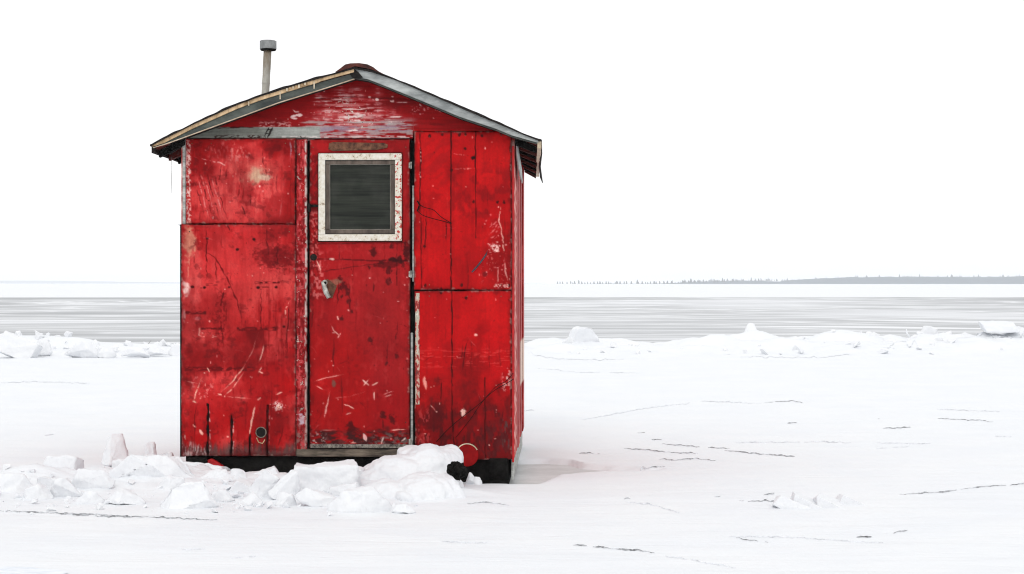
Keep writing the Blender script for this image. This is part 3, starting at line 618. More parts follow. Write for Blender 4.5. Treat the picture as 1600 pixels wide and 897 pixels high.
# corner post, bare grey
cp = bmesh.new(); px_box(cp, 285, 214, 289.6, 350, YF - .004, YF + .05); fin('corner_post', cp, M['grey_wood'], shack, bev=.003)
cp = bmesh.new(); px_box(cp, 281.3, 350.5, 283.6, 714, YF - .006, YF + .04); fin('corner_post', cp, M['black'], shack, bev=.002)
th_ = bmesh.new(); px_box(th_, 463, 702.5, 646, 713.5, YF - .02, YF + .05); fin('threshold', th_, simple('worn_brown_sill', lin((34, 28, 25)), lin((124, 112, 98)), 16, .7, stretch=(.5, 1, 3), bump=.6), shack, bev=.003)

# structural shell behind the boards (dark, closed)
sh = bmesh.new()
a = P(287, 713, YF); c = P(798, 216, YF)
bbox(sh, (a.x + .005, YF + .045, a.z), (c.x - .004, YB - .02, c.z - .01)); fin('wall_frame', sh, M['black'], shack)
# side walls: vertical boards, real gaps
def side_wall(X, sgn, name):
    zb, zt = P(800, 716, YF).z, P(800, 206, YF).z
    ys = [10.02, 10.40, 10.74, 11.08, 11.45, 11.82, 12.2]
    bm = bmesh.new(); rs = random.Random(3)
    for i in range(len(ys) - 1):
        g = .012 if i != 3 else .05
        x2 = X + sgn * (.018 + rs.uniform(-.003, .006))
        a_, b_ = sorted((X, x2)); q = bmesh.new()
        nz = 40
        r = bmesh.ops.create_grid(q, x_segments=3, y_segments=nz, size=.5); q.free()
        V0 = len(bm.verts)
        bbox(bm, (a_, ys[i], zb + rs.uniform(-.01, .01)), (b_, ys[i + 1] - g, zt))
    bmesh.ops.subdivide_edges(bm, edges=[e for e in bm.edges if abs(e.verts[0].co.z - e.verts[1].co.z) > 1], cuts=90, use_grid_fill=True)
    bmesh.ops.subdivide_edges(bm, edges=[e for e in bm.edges if abs(e.verts[0].co.y - e.verts[1].co.y) > .2], cuts=8, use_grid_fill=True)
    o = fin(name, bm, M['paint'], None)
    me = o.data; n = len(me.vertices); co = np.zeros(n * 3); me.vertices.foreach_get('co', co); co = co.reshape(-1, 3)
    yy, zz = co[:, 1] * 60, co[:, 2] * 276
    f1 = fbm(yy / 9, zz / 40, 301, 4); f2 = fbm(yy / 3, zz / 9, 302, 4)
    c_ = np.tile(np.array([150., 26, 26]), (n, 1))
    def mx(mk, cc_, k=1.): 
        nonlocal c_
        mk = np.clip(mk * k, 0, 1)[:, None]; c_ = c_ * (1 - mk) + np.array(cc_, float) * mk
    mx(sstep(.5, .62, f1), (200, 84, 78), .7); mx((co[:, 1] < 10.42) * 1., (196, 84, 76), .7); mx(sstep(.56, .7, f2), (140, 14, 20), .7)
    mx(sstep(.52, .6, fbm(yy / 2, zz / 5, 303, 3)) * (co[:, 1] < 10.4), (232, 190, 182), .8)
    mx((np.abs(co[:, 2] - .60) < .14) * (co[:, 1] > 11.4) * 1., (222, 206, 192), .9)
    c_ /= 255; c_ = np.where(c_ <= .04045, c_ / 12.92, ((c_ + .055) / 1.055) ** 2.4)
    ca = me.color_attributes.new('paint', 'FLOAT_COLOR', 'POINT'); ca.data.foreach_set('color', np.concatenate([c_, np.ones((n, 1))], 1).astype(np.float32).ravel())
    wa = me.attributes.new('wear', 'FLOAT', 'POINT'); wa.data.foreach_set('value', np.full(n, .45, np.float32))
    o.parent = shack; me.transform(Matrix.Translation(-shack.location))
    return o
side_wall(xr - .003, 1, 'side_wall'); side_wall(xl + .003, -1, 'side_wall')
bw = bmesh.new(); bbox(bw, (xl, YB, P(0, 713, YF).z), (xr, YB + .02, P(0, 206, YF).z)); fin('back_wall', bw, M['red_plain'], shack, bev=.003)
# rear gable
V = []; n_ = 24
for i in range(n_ + 1):
    x = 290 + (798 - 290) * i / n_; p = P(x, roof_bot(x) - 2, YF); V.append((p.x, YB + .01, p.z))
V.append((V[-1][0], YB + .01, P(0, 206, YF).z)); V.append((V[0][0], YB + .01, P(0, 206, YF).z))
bm = bmesh.new(); f = bm.faces.new([bm.verts.new(v) for v in V]); r = bmesh.ops.extrude_face_region(bm, geom=[f])
for v in [g for g in r['geom'] if isinstance(g, bmesh.types.BMVert)]: v.co.y += .015
fin('gable', bm, M['red_plain'], shack)
# peeling metal flap at the right corner
bm = bmesh.new(); zt = P(0, 212, YF).z
cs = [(0, .0, 0), (.006, .08, -.03), (.012, .30, -.10), (.018, .62, -.16), (.022, .62, -.24), (.018, .20, -.22), (.008, .04, -.14), (.004, 0, -.05)]
fv = [bm.verts.new((xr + .018 + q[0], YF + .02 + q[1], zt + q[2])) for q in cs]; f = bm.faces.new(fv)
r = bmesh.ops.extrude_face_region(bm, geom=[f])
for v in [g for g in r['geom'] if isinstance(g, bmesh.types.BMVert)]: v.co.x += .006
fin('metal_flashing', bm, M['grey_fascia'], shack)
# dark edge strip up the right corner
bm = bmesh.new(); bbox(bm, (xr + .001, YF - .006, P(0, 720, YF).z), (xr + .012, YF + .018, P(0, 230, YF).z)); fin('corner_post', bm, M['red_plain'], shack, bev=.002)

# base frame & runners
bm = bmesh.new(); zb = P(0, 713, YF).z
bbox(bm, (xl + .01, YF + .03, -.03), (xr - .02, YB - .04, zb - .001))
bmesh.ops.subdivide_edges(bm, edges=bm.edges[:], cuts=10, use_grid_fill=True)
for v in bm.verts: v.co += Vector((0, mn.noise(v.co * 9) * .012, mn.noise(v.co * 7 + Vector((9, 0, 0))) * .008))
fin('base_frame', bm, M['black'], shack)
for sx_, in ((xl + .03,), (xr - .13,)):
    bm = bmesh.new()
    prof = [(YF - .02, zb - .002), (YF - .02, .06), (YF + .06, -.03), (YB - .05, -.03), (YB + .05, .05), (YB + .05, zb - .002)]
    f = bm.faces.new([bm.verts.new((sx_, y, z)) for y, z in prof]); r = bmesh.ops.extrude_face_region(bm, geom=[f])
    for v in [g for g in r['geom'] if isinstance(g, bmesh.types.BMVert)]: v.co.x += .11
    fin('runner', bm, M['black'], shack, bev=.006)
# grey board as the right runner's lit side, the light put into its colour
bm = bmesh.new(); bbox(bm, (xr - .006, YF + .03, .0), (xr + .008, YB, P(0, 714, YF).z)); fin('runner_lit_side', bm, M['grey_wood'], shack, bev=.004)

# ------------------------------------------------------------------ door
door = panel('door', 483.5, 640.5, 218, 700.5, YF + .004, .03, shack, hole=(507, 249, 618, 365), seed=8)
door.name = 'door'
def frame(bm, x0, y0, x1, y1, w, Ya, Yb, wb=None):
    wb = wb or w
    px_box(bm, x0, y0, x1, y0 + w, Ya, Yb); px_box(bm, x0, y1 - wb, x1, y1, Ya, Yb)
    px_box(bm, x0, y0 + w + .15, x0 + w, y1 - wb - .15, Ya, Yb); px_box(bm, x1 - w, y0 + w + .15, x1, y1 - wb - .15, Ya, Yb)
bm = bmesh.new(); frame(bm, 497.5, 239.5, 627.5, 376.5, 10.5, YF - .018, YF + .006)
bmesh.ops.bevel(bm, geom=bm.edges[:], offset=.002, segments=1, affect='EDGES')
wf = fin('window_frame', bm, M['win_frame'], door)
# give the frame paint wear of its own: red showing through on the right, dark specks
mm, t, b = nt('chipped_window_frame'); tc = N(t, 'ShaderNodeTexCoord')
n1 = N(t, 'ShaderNodeTexNoise', Scale=34.0, Detail=8.0, Roughness=.7); t.links.new(tc.outputs['Object'], n1.inputs['Vector'])
r = N(t, 'ShaderNodeValToRGB'); e = r.color_ramp.elements; e[0].position = .33; e[0].color = (*lin((60, 44, 36)), 1); e[1].position = .44; e[1].color = (*lin((206, 198, 182)), 1); q = e.new(.38); q.color = (*lin((150, 130, 106)), 1); q = e.new(.62); q.color = (*lin((222, 218, 210)), 1)
t.links.new(n1.outputs['Fac'], r.inputs['Fac'])
sp = N(t, 'ShaderNodeSeparateXYZ'); t.links.new(tc.outputs['Object'], sp.inputs[0])
wfx = (P(620, 0, YF).x - shack.location.x)
g1 = N(t, 'ShaderNodeMapRange'); g1.inputs['From Min'].default_value = wfx - .02; g1.inputs['From Max'].default_value = wfx - .005; t.links.new(sp.outputs['X'], g1.inputs['Value'])
n2 = N(t, 'ShaderNodeTexNoise', Scale=60.0, Detail=4.0); t.links.new(tc.outputs['Object'], n2.inputs['Vector'])
g2 = N(t, 'ShaderNodeMapRange'); g2.inputs['From Min'].default_value = .54; g2.inputs['From Max'].default_value = .60; t.links.new(n2.outputs['Fac'], g2.inputs['Value'])
g3 = N(t, 'ShaderNodeMath', operation='MULTIPLY'); t.links.new(g1.outputs[0], g3.inputs[0]); t.links.new(g2.outputs[0], g3.inputs[1])
mx_ = N(t, 'ShaderNodeMix', data_type='RGBA'); t.links.new(g3.outputs[0], mx_.inputs[0]); t.links.new(r.outputs['Color'], mx_.inputs[6]); mx_.inputs[7].default_value = (*lin((176, 60, 50)), 1)
t.links.new(mx_.outputs[2], b.inputs['Base Color']); b.inputs['Roughness'].default_value = .6; b.inputs['Specular IOR Level'].default_value = .25
bp = N(t, 'ShaderNodeBump', Strength=.6, Distance=.002); t.links.new(n1.outputs['Fac'], bp.inputs['Height']); t.links.new(bp.outputs[0], b.inputs['Normal'])
wf.data.materials.clear(); wf.data.materials.append(mm)
bm = bmesh.new(); frame(bm, 496.3, 238.3, 628.7, 377.8, 1.3, YF - .006, YF + .006); frame(bm, 507.6, 249.6, 617.6, 366, 1.0, YF - .012, YF - .0065); fin('frame_edge', bm, M['flat_black'], door)
bm = bmesh.new(); frame(bm, 508, 250, 617, 365.5, 7, YF - .006, YF + .034); fin('window_sash', bm, M['brown_frame'], door, bev=.0015)
bm = bmesh.new(); frame(bm, 514.2, 256.2, 610.8, 359.3, 1.3, YF - .002, YF + .020); fin('window_bead', bm, simple('pale_bead', lin((130, 128, 120)), lin((176, 172, 162)), 20, .6), door)
bm = bmesh.new(); px_box(bm, 515.2, 257.2, 609.8, 358.3, YF + .012, YF + .016); fin('window_pane', bm, M['glass'], door)
# rusty plate above the window
bm = bmesh.new(); pts = [(514, 224), (520, 222), (600, 223.5), (606, 226), (605, 231), (590, 234), (520, 236), (513, 233)]
f = bm.faces.new([bm.verts.new(P(x, y, YF - .004)) for x, y in pts]); r = bmesh.ops.extrude_face_region(bm, geom=[f])
for v in [g for g in r['geom'] if isinstance(g, bmesh.types.BMVert)]: v.co.y += .009
fin('rusty_plate', bm, M['rusty'], door, bev=.001)
# handle: backplate, boss and lever
bm = bmesh.new(); pts = [(505, 438), (512, 436), (526, 447), (519, 466), (512, 466)]
f = bm.faces.new([bm.verts.new(P(x, y, YF - .003)) for x, y in pts]); r = bmesh.ops.extrude_face_region(bm, geom=[f])
for v in [g for g in r['geom'] if isinstance(g, bmesh.types.BMVert)]: v.co.y += .008
fin('handle_plate', bm, M['rusty'], door, bev=.001)
bm = bmesh.new()
tube(bm, [P(507.5, 441.5, YF + .002), P(507.5, 441.5, YF - .030)], [.016, .014], 16)
tube(bm, [P(505.5, 440, YF - .026), P(506.5, 447, YF - .030), P(509.5, 457, YF - .032), P(514, 465.5, YF - .030)], [.0145, .013, .0145, .0125], 10)
fin('door_handle', bm, M['steel'], door, smooth=True)
bm = bmesh.new(); tube(bm, [P(508, 442, YF - .030), P(508, 442, YF - .0395)], .0075, 12); fin('lock_core', bm, M['flat_black'], door)
bm = bmesh.new(); tube(bm, [P(490, 402, YF + .003), P(490, 402, YF - .006)], [.020, .016], 14); fin('keyhole_plug', bm, M['flat_black'], door, bev=.001)
bm = bmesh.new(); px_box(bm, 483, 319.5, 496, 323.5, YF - .008, YF + .004); px_box(bm, 480.4, 318, 484.8, 331, YF - .022, YF - .004); fin('hasp', bm, M['flat_black'], door, bev=.001)
for yy in (258, 428, 690):
    bm = bmesh.new(); tube(bm, [P(642.4, yy - 5, YF - .003), P(642.4, yy + 6, YF - .003)], .0042, 10); px_box(bm, 638.6, yy - 4, 641, yy + 5, YF - .0005, YF + .0045)
    fin('hinge', bm, M['steel'], door, bev=.0006)
bm = bmesh.new(); px_box(bm, 485, 694.5, 638, 700, YF - .006, YF + .003); fin('kick_strip', bm, simple('scuffed_dark_strip', lin((40, 34, 32)), lin((150, 144, 134)), 70, .6, bump=.7), door, bev=.001)

# ------------------------------------------------------------------ roof
def loft(top, bot, xs, Ya, Yb, ny, wob=0, seed=0, Yp=None):
    """a slab whose front outline follows top/bot, run back from Ya to Yb"""
    bm = bmesh.new(); Yp = Yp or YF - .11; n = len(xs); A = []; B = []
    for j in range(ny + 1):
        Y = Ya + (Yb - Ya) * j / ny; ra = []; rb = []
        for x in xs:
            w_ = wob * mn.noise(Vector((x * .03, Y * 2.2, seed)))
            p = P(x, top(x), Yp); q = P(x, bot(x), Yp)
            dx_ = -.045 * (Y - Yp) / 2.6; ra.append(bm.verts.new((p.x + dx_, Y + (mn.noise(Vector((x * .05, seed, 3))) * wob if j in (0, ny) else 0), p.z + w_))); rb.append(bm.verts.new((q.x + dx_, Y + (mn.noise(Vector((x * .05, seed, 3))) * wob if j in (0, ny) else 0), q.z + w_ * .3)))
        A.append(ra); B.append(rb)
    for j in range(ny):
        for i in range(n - 1):
            bm.faces.new((A[j][i], A[j][i + 1], A[j + 1][i + 1], A[j + 1][i])); bm.faces.new((B[j][i], B[j + 1][i], B[j + 1][i + 1], B[j][i + 1]))
        bm.faces.new((A[j][0], A[j + 1][0], B[j + 1][0], B[j][0])); bm.faces.new((A[j][-1], B[j][-1], B[j + 1][-1], A[j + 1][-1]))
    for i in range(n - 1):
        bm.faces.new((A[0][i], B[0][i], B[0][i + 1], A[0][i + 1])); bm.faces.new((A[-1][i], A[-1][i + 1], B[-1][i + 1], B[-1][i]))
    return bm
XA = list(np.linspace(238, 842.5, 150)); RYF = YF - .11; RYB = 12.55
roof = fin('roof', loft(lambda x: roof_top(x) + 1.5, lambda x: roof_top(x) + 7.5, XA, RYF + .005, RYB, 12), M['soffit'], shack)
fx_ = lambda x: roof_top(x) - 2.4 - 2.2 * vn(np.array([x / 13.]), np.array([.5]), 8)[0] + 1.2
fin('roofing_felt', loft(fx_, lambda x: roof_top(x) + .9, list(np.linspace(235.5, 845, 220)), RYF - .022, RYB + .03, 20, .006, 4), M['tar'], roof)
XL = list(np.linspace(239, 553.5, 90)); XR = list(np.linspace(554.5, 841, 90))
fin('fascia_strip', loft(lambda x: roof_top(x) + .2, lambda x: min(roof_top(x) + 6.6 - 1.0 * (x > 500), roof_bot(x) - 1), XL, RYF - .014, RYF + .004, 1), M['tan_wood'], roof)['label'] = 'raw tan wood edge strip along the sloping roof edge'
fin('fascia', loft(lambda x: min(roof_top(x) + 7.0, roof_bot(x) - .6), roof_bot, XL, RYF - .004, RYF + .016, 1), M['dark_fascia'], roof)['label'] = 'dark slate grey roof edge board'
fin('fascia', loft(lambda x: roof_top(x) + .3, lambda x: roof_bot(x) - 2.2, XR, RYF - .008, RYF + .012, 1), M['grey_fascia'], roof)['label'] = 'pale grey roof edge board'
fin('fascia_lip', loft(lambda x: roof_bot(x) - 2.0, lambda x: roof_bot(x) + .4, XR, RYF + .002, RYF + .02, 1), M['dark_fascia'], roof)
fin('fascia_lip', loft(lambda x: roof_bot(x) + .2, lambda x: roof_bot(x) + 1.3, XL, RYF - .002, RYF + .018, 1), M['cream'], roof)
# underside of the rake between fascia and gable
fin('soffit', loft(lambda x: roof_top(x) + 8, lambda x: roof_bot(x) - .5, list(np.linspace(262, 815, 120)), RYF + .022, YF + .010, 1), M['tar'], roof)
# seams and nails on the fascias
for x in (388, 437, 490):
    bm = bmesh.new()
    a = P(x, roof_top(x) + (2 if x != 388 else 1), RYF - .016); c = P(x + 1.6, roof_bot(x) - (4 if x != 388 else 12), RYF - .016)
    bbox(bm, (a.x, RYF - .0185, c.z), (c.x, RYF - .0145, a.z)); fin('joint_strip', bm, M['cream'], roof)

# broken tan splints
for k, x in enumerate(np.linspace(447, 480, 8)):
    bm = bmesh.new(); h_ = random.uniform(3, 6); px_box(bm, x, roof_top(x) - .5, x + 2.6, roof_top(x) + h_, RYF - .020, RYF - .0145)
    fin('splint', bm, M['tan_wood'] if k % 2 else M['cream'], roof, bev=.001)
# ridge cap
capt = interp([(524, 113.5), (532, 108), (540, 101.5), (548, 99.5), (562, 99), (575, 101), (584, 105.5), (592, 112), (600, 116.5)])
capb = interp([(524, 114.5), (532, 111.5), (545, 107.5), (556, 104.2), (580, 108.8), (592, 113.5), (600, 117.5)])
fin('ridge_cap', loft(capt, capb, list(np.linspace(525, 599, 40)), RYF - .028, RYB + .02, 16, .004, 9), M['rust_cap'], roof, smooth=False)
# dark apex notch
bm = bmesh.new(); f = bm.faces.new([bm.verts.new(P(x, y, RYF - .012)) for x, y in ((545, 113), (553, 107.5), (560, 112.5), (567, 121), (559, 123), (550, 121))]); r = bmesh.ops.extrude_face_region(bm, geom=[f])
for v in [g for g in r['geom'] if isinstance(g, bmesh.types.BMVert)]: v.co.y += .007
fin('apex_plate', bm, M['flat_black'], roof)
# eave edge boards + ribs under the eaves
for side, xe, xw in ((1, 842, 804), (-1, 239, 283)):
    e0 = P(xe, roof_top(xe) + 1, YF - .11); bm = bmesh.new()
    bbox(bm, (e0.x - .010, RYF, e0.z - .040), (e0.x + .012, RYB, e0.z - .002))
    bmesh.ops.subdivide_edges(bm, edges=[e for e in bm.edges if abs(e.verts[0].co.y - e.verts[1].co.y) > 1], cuts=14)
    for v in bm.verts: v.co.x += .008 * mn.noise(Vector((0, v.co.y * 2, 4))) - .045 * (v.co.y - RYF) / 2.6
    fin('eave_board', bm, M['cream'] if side > 0 else M['tar'], roof)
    yy = RYF + .10; k = 0
    while yy < RYB - .05:
        a = P(xw, roof_top(xw) + 8, YF - .11); c = P(xe, roof_top(xe) + 8, YF - .11)
        bm = bmesh.new(); vs = [bm.verts.new(v) for v in ((a.x, yy, a.z), (c.x - side * .012 - .045 * (yy - RYF) / 2.6, yy, c.z), (c.x - side * .012 - .045 * (yy - RYF) / 2.6, yy, c.z - .032), (a.x, yy, a.z - .045))]
        f = bm.faces.new(vs); r = bmesh.ops.extrude_face_region(bm, geom=[f])
        for v in [g for g in r['geom'] if isinstance(g, bmesh.types.BMVert)]: v.co.y += .045
        fin('rafter', bm, M['soffit'] if k % 2 == 1 else M['black'], roof); yy += .27; k += 1
# curled felt at the right eave
bm = bmesh.new(); e0 = P(844, 222, YF - .11)
pp = [Vector((e0.x + .004, RYF + .0, e0.z + .01)), Vector((e0.x - .002, RYF + .6, e0.z - .02)), Vector((e0.x - .020, RYF + 1.4, e0.z - .045)), Vector((e0.x - .026, RYB - .2, e0.z - .05)), Vector((e0.x - .018, RYB, e0.z - .075))]
tube(bm, pp, [.006, .007, .006, .008, .003], 6); fin('felt_edge', bm, M['tar'], roof)

# ------------------------------------------------------------------ stovepipe (through the roof)
PY = 10.9
b0 = P(413.2, 178, PY); b1 = P(418.2, 76, PY)
bm = bmesh.new(); tube(bm, [b0 + (b1 - b0) * k / 10 for k in range(11)], [.0245 - .0012 * (k % 2 == 0) * (k in (4, 6)) for k in range(11)], 24); pipe = fin('stovepipe', bm, M['pipe'], shack, smooth=True)
for q_ in (.46,):
    bm = bmesh.new(); c0 = b0 + (b1 - b0) * q_; tube(bm, [c0, c0 + (b1 - b0) * .02], .0262, 24); fin('pipe_collar', bm, M['pipe'], pipe, smooth=False)
bm = bmesh.new(); ct = P(419, 64.5, PY); cb_ = P(419, 76.8, PY); tube(bm, [cb_, ct, ct + Vector((0, 0, .004))], [.0515, .0515, .045], 36)
fin('pipe_cap', bm, M['cap'], pipe, smooth=False)
bm = bmesh.new(); tube(bm, [cb_ + Vector((0, 0, -.0015)), cb_ + Vector((0, 0, -.009))], [.0500, .046], 36); fin('cap_dark_opening', bm, M['flat_black'], pipe)  # black disc: shade of the cap's open underside put into colour

# ------------------------------------------------------------------ small fittings on the boards
def wire(pts, r, name='wire', mat='wire', parent=shack, Y=YF - .016):
    # Catmull-Rom through the points
    pt = [P(x, y, Y - (z if z else 0)) for x, y, z in [(p + (0,))[:3] if len(p) == 2 else p for p in pts]]
    out = []
    for i in range(len(pt) - 1):
        p0, p1, p2, p3 = pt[max(i - 1, 0)], pt[i], pt[i + 1], pt[min(i + 2, len(pt) - 1)]
        for k in range(6):
            s = k / 6; out.append(.5 * (2 * p1 + (p2 - p0) * s + (2 * p0 - 5 * p1 + 4 * p2 - p3) * s * s + (3 * p1 - p0 - 3 * p2 + p3) * s ** 3))
    out.append(pt[-1]); bm = bmesh.new(); tube(bm, out, r, 6); return fin(name, bm, M[mat], parent, smooth=True)
wire([(653, 318), (663, 324, .01), (677, 328, .016), (688, 338, .016), (697, 344, .01), (706, 349)], .0022)
wire([(652, 329), (660, 336, .01), (674, 341, .016), (690, 345, .012), (704, 349)], .0022)
wire([(652, 314), (655, 320, .006), (652, 330)], .004)
wire([(682, 690), (700, 671, .006), (722, 652, .01), (748, 632, .012), (770, 612, .012), (790, 600, .01), (803, 592)], .0022)
wire([(712, 684), (735, 655, .006), (752, 630, .012), (775, 604, .014), (790, 596, .01), (802, 583)], .0018)
bm = bmesh.new(); pts = [(736, 425), (746, 414), (756, 401), (762, 391), (760, 399), (753, 409), (745, 419), (738, 426)]  # thin raised sliver added for a blue-black knife slash
f = bm.faces.new([bm.verts.new(P(x, y, YF - .0185)) for x, y in pts]); r = bmesh.ops.extrude_face_region(bm, geom=[f])
for v in [g for g in r['geom'] if isinstance(g, bmesh.types.BMVert)]: v.co.y += .005
fin('slash_mark', bm, simple('blue_black_slash', (.01, .012, .02), (.05, .06, .09), 60, .5), shack)
# round drain fitting low on the left panel
bm = bmesh.new(); c0 = P(408, 675.5, YF - .012)
for rad, rr_ in ((.029, .0030),):
    tube(bm, [c0 + Vector((rad * math.cos(a_), -.004, rad * math.sin(a_))) for a_ in np.linspace(0, 2 * math.pi, 25)], rr_, 6, cap=False)
tube(bm, [c0 + Vector((0, .004, 0)), c0 + Vector((0, -.003, 0))], .030, 22)
fin('vent_fitting', bm, simple('dull_iron', lin((70, 66, 60)), lin((140, 130, 116)), 60, .6), shack)
bm = bmesh.new(); tube(bm, [c0 + Vector((0, -.002, 0)), c0 + Vector((0, -.0045, 0))], .026, 20); fin('vent_core', bm, M['flat_black'], shack)
bm = bmesh.new(); tube(bm, [P(401, 684, YF - .016), P(404, 691, YF - .02), P(410, 693, YF - .02), P(414, 687, YF - .016)], .003, 6); fin('pull_ring', bm, M['tan_wood'], shack)
# nail heads
for i, (x, y) in enumerate(((300, 224), (330, 224), (446, 224), (296, 362), (452, 362), (296, 700), (452, 700), (671, 214), (727, 212), (783, 212), (671, 463), (730, 463), (783, 463), (671, 445), (783, 445), (634, 230), (489, 230), (634, 660))):
    bm = bmesh.new(); Yn = YF - (.0125 if (y > 350 or x > 646) else 0) - .001; Yn = YF - .0 if 483 < x < 640 else Yn
    p = P(x, y, Yn); tube(bm, [p + Vector((0, .004, 0)), p + Vector((0, -.002, 0))], .0035, 8); fin('nail', bm, M['rusty'], shack)
# cord hanging from the left eave
wire([(268, 246), (268.5, 262), (268, 280), (268.6, 302)], .0011, 'hanging_cord', 'twig', Y=YF - .05)
wire([(279, 350), (282, 354), (282, 360)], .0012, 'staple', 'wire')

# ------------------------------------------------------------------ ground
def gh(X, Y):
    X = np.asarray(X, float); Y = np.asarray(Y, float)
    near = 1 - sstep(26, 40, Y)
    h = (fbm(X / 2.6 + 50, Y / 1.6 + 50, 401, 4) - .5) * .045 * near
    h = h + (fbm(X / .5 + 50, Y / .22 + 50, 405, 4) - .5) * .012 * near
    # flatten round the shack foot
    k = np.exp(-(np.maximum(np.abs(X + .85) - 1.1, 0) / .4) ** 2 - (np.maximum(np.abs(Y - 11) - 1.2, 0) / .4) ** 2)
    h = h * (1 - k) - k * .01
    # bank of broken snow in front and to the left
    xm = sstep(-4.6, -3.6, X) * 0 + 1.
    cen = 9.58 + .12 * np.sin(X * 2.3) - .1 * sstep(-1.9, -.9, X)
    prof = np.exp(-((Y - cen) / np.where(Y < cen, .46, .26)) ** 2)
    hx = np.interp(X, [-6, -3.4, -2.9, -2.5, -2.1, -1.8, -1.2, -.9, -.5, -.2], [.06, .08, .11, .10, .13, .10, .07, .06, .03, 0])
    lump = .6 + 1.15 * (fbm(X / .22 + 80, Y / .16 + 20, 411, 5, .6) - .2)
    h = h + prof * hx * lump
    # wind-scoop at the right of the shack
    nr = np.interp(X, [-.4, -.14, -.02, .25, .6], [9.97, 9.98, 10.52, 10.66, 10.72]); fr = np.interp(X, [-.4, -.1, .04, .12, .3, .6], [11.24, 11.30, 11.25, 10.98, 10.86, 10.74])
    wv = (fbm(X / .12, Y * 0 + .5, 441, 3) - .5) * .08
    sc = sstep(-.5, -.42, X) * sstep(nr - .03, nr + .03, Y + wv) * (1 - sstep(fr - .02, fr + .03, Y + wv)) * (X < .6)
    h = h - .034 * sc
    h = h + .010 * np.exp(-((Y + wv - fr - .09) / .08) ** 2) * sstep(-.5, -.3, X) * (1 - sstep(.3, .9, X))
    # low snow ridge at the edge of the open ice
    rh = np.interp(X, [-20, -9.2, -8.6, -7.8, -6.5, -5.6, -.6, 0.4, 2.5, 4, 6, 8, 12], [.26, .27, .24, .17, .14, .17, .18, .19, .21, .27, .30, .35, .38])
    rr = np.exp(-((Y - 28.6) / np.where(Y < 28.6, 1.35, .7)) ** 2) * rh * (.50 + 2.2 * np.abs(fbm(X / 1.1 + 9, Y / .6 + 9, 421, 5) - .5) + .45 * vn(X / .41, Y / .3, 425)) + np.exp(-((Y - 27.6) / 1.3) ** 2) * (fbm(X / .35 + 3, Y / .3 + 3, 431, 3) - .5) * .05 * (rh > .03)
    return h + rr

def axis(segs):
    out = []
    for a, b_, s in segs: out += list(np.arange(a, b_, s))
    return np.array(out + [segs[-1][1]])
xs = axis([(-9000, -600, 1400), (-600, -60, 60), (-60, -12, 4), (-12, -4.2, .2), (-4.2, 1.6, .026), (1.6, 4, .06), (4, 12, .16), (12, 60, 4), (60, 600, 60), (600, 9000, 1400)])
ys = axis([(-40, 4, 4), (4, 6.5, .2), (6.5, 8.7, .05), (8.7, 11.6, .022), (11.6, 16, .07), (16, 26, .25), (26, 30.6, .07), (30.6, 40, .5), (40, 160, 15), (160, 1000, 120), (1000, 9000, 800)])
GX, GY = np.meshgrid(xs, ys); GZ = gh(GX, GY)
idx = np.arange(GX.size).reshape(GX.shape)
q = np.stack([idx[:-1, :-1], idx[:-1, 1:], idx[1:, 1:], idx[1:, :-1]], -1).reshape(-1, 4)
me = bpy.data.meshes.new('snow_ground'); me.from_pydata(np.stack([GX, GY, GZ], -1).reshape(-1, 3).tolist(), [], q.tolist()); me.update()
ground = link('snow_ground', me, M['snow'], None, True); tag(ground, kind='structure')

# open lake ice
V = []; Fc = []; Xs = np.linspace(-260, 260, 131)
for j, fY in enumerate((29.3, 60, 100, 138)):
    for x in Xs:
        y = fY
        if j == 3: y = 139 + x * .06 + (vn(np.array([x / 30. + 40]), np.array([1.]), 3)[0] - .5) * 2.5
        V.append((x, y, .02))
for j in range(3):
    for i in range(130): k = j * 131 + i; Fc.append((k, k + 1, k + 132, k + 131))
ice = pyd('lake_ice', V, Fc, M['ice']); tag(ice, kind='structure')
# small glazed patch in the near left corner
bm = bmesh.new(); vs = []
for k in range(40):
    a_ = 2 * math.pi * k / 40; rr_ = 1 + .12 * mn.noise(Vector((math.cos(a_) * 2, math.sin(a_) * 2, 3)))
    c0 = G(0, 893); X_ = c0.x + .26 * rr_ * math.cos(a_); Y_ = c0.y - .03 + .16 * rr_ * math.sin(a_); vs.append(bm.verts.new((X_, Y_, float(gh(X_, Y_)) + .006)))
bm.faces.new(vs); fin('ice_patch', bm, simple('blue_glazed_snow', lin((206, 214, 224)), lin((240, 243, 247)), 14, .5, stretch=(1, 4, 1), bump=.3), None); tag(bpy.data.objects['ice_patch'], kind='structure')
# grey floor of the scoop: the hollow's shade put into its colour
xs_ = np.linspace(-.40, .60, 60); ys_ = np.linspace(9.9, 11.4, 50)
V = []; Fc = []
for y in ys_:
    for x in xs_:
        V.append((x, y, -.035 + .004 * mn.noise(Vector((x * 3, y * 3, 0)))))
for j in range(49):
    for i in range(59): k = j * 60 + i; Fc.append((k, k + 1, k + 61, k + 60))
sc_ = pyd('scoop_shade_floor', V, Fc, M['scoop_shade_floor'], None, True); tag(sc_, kind='structure')

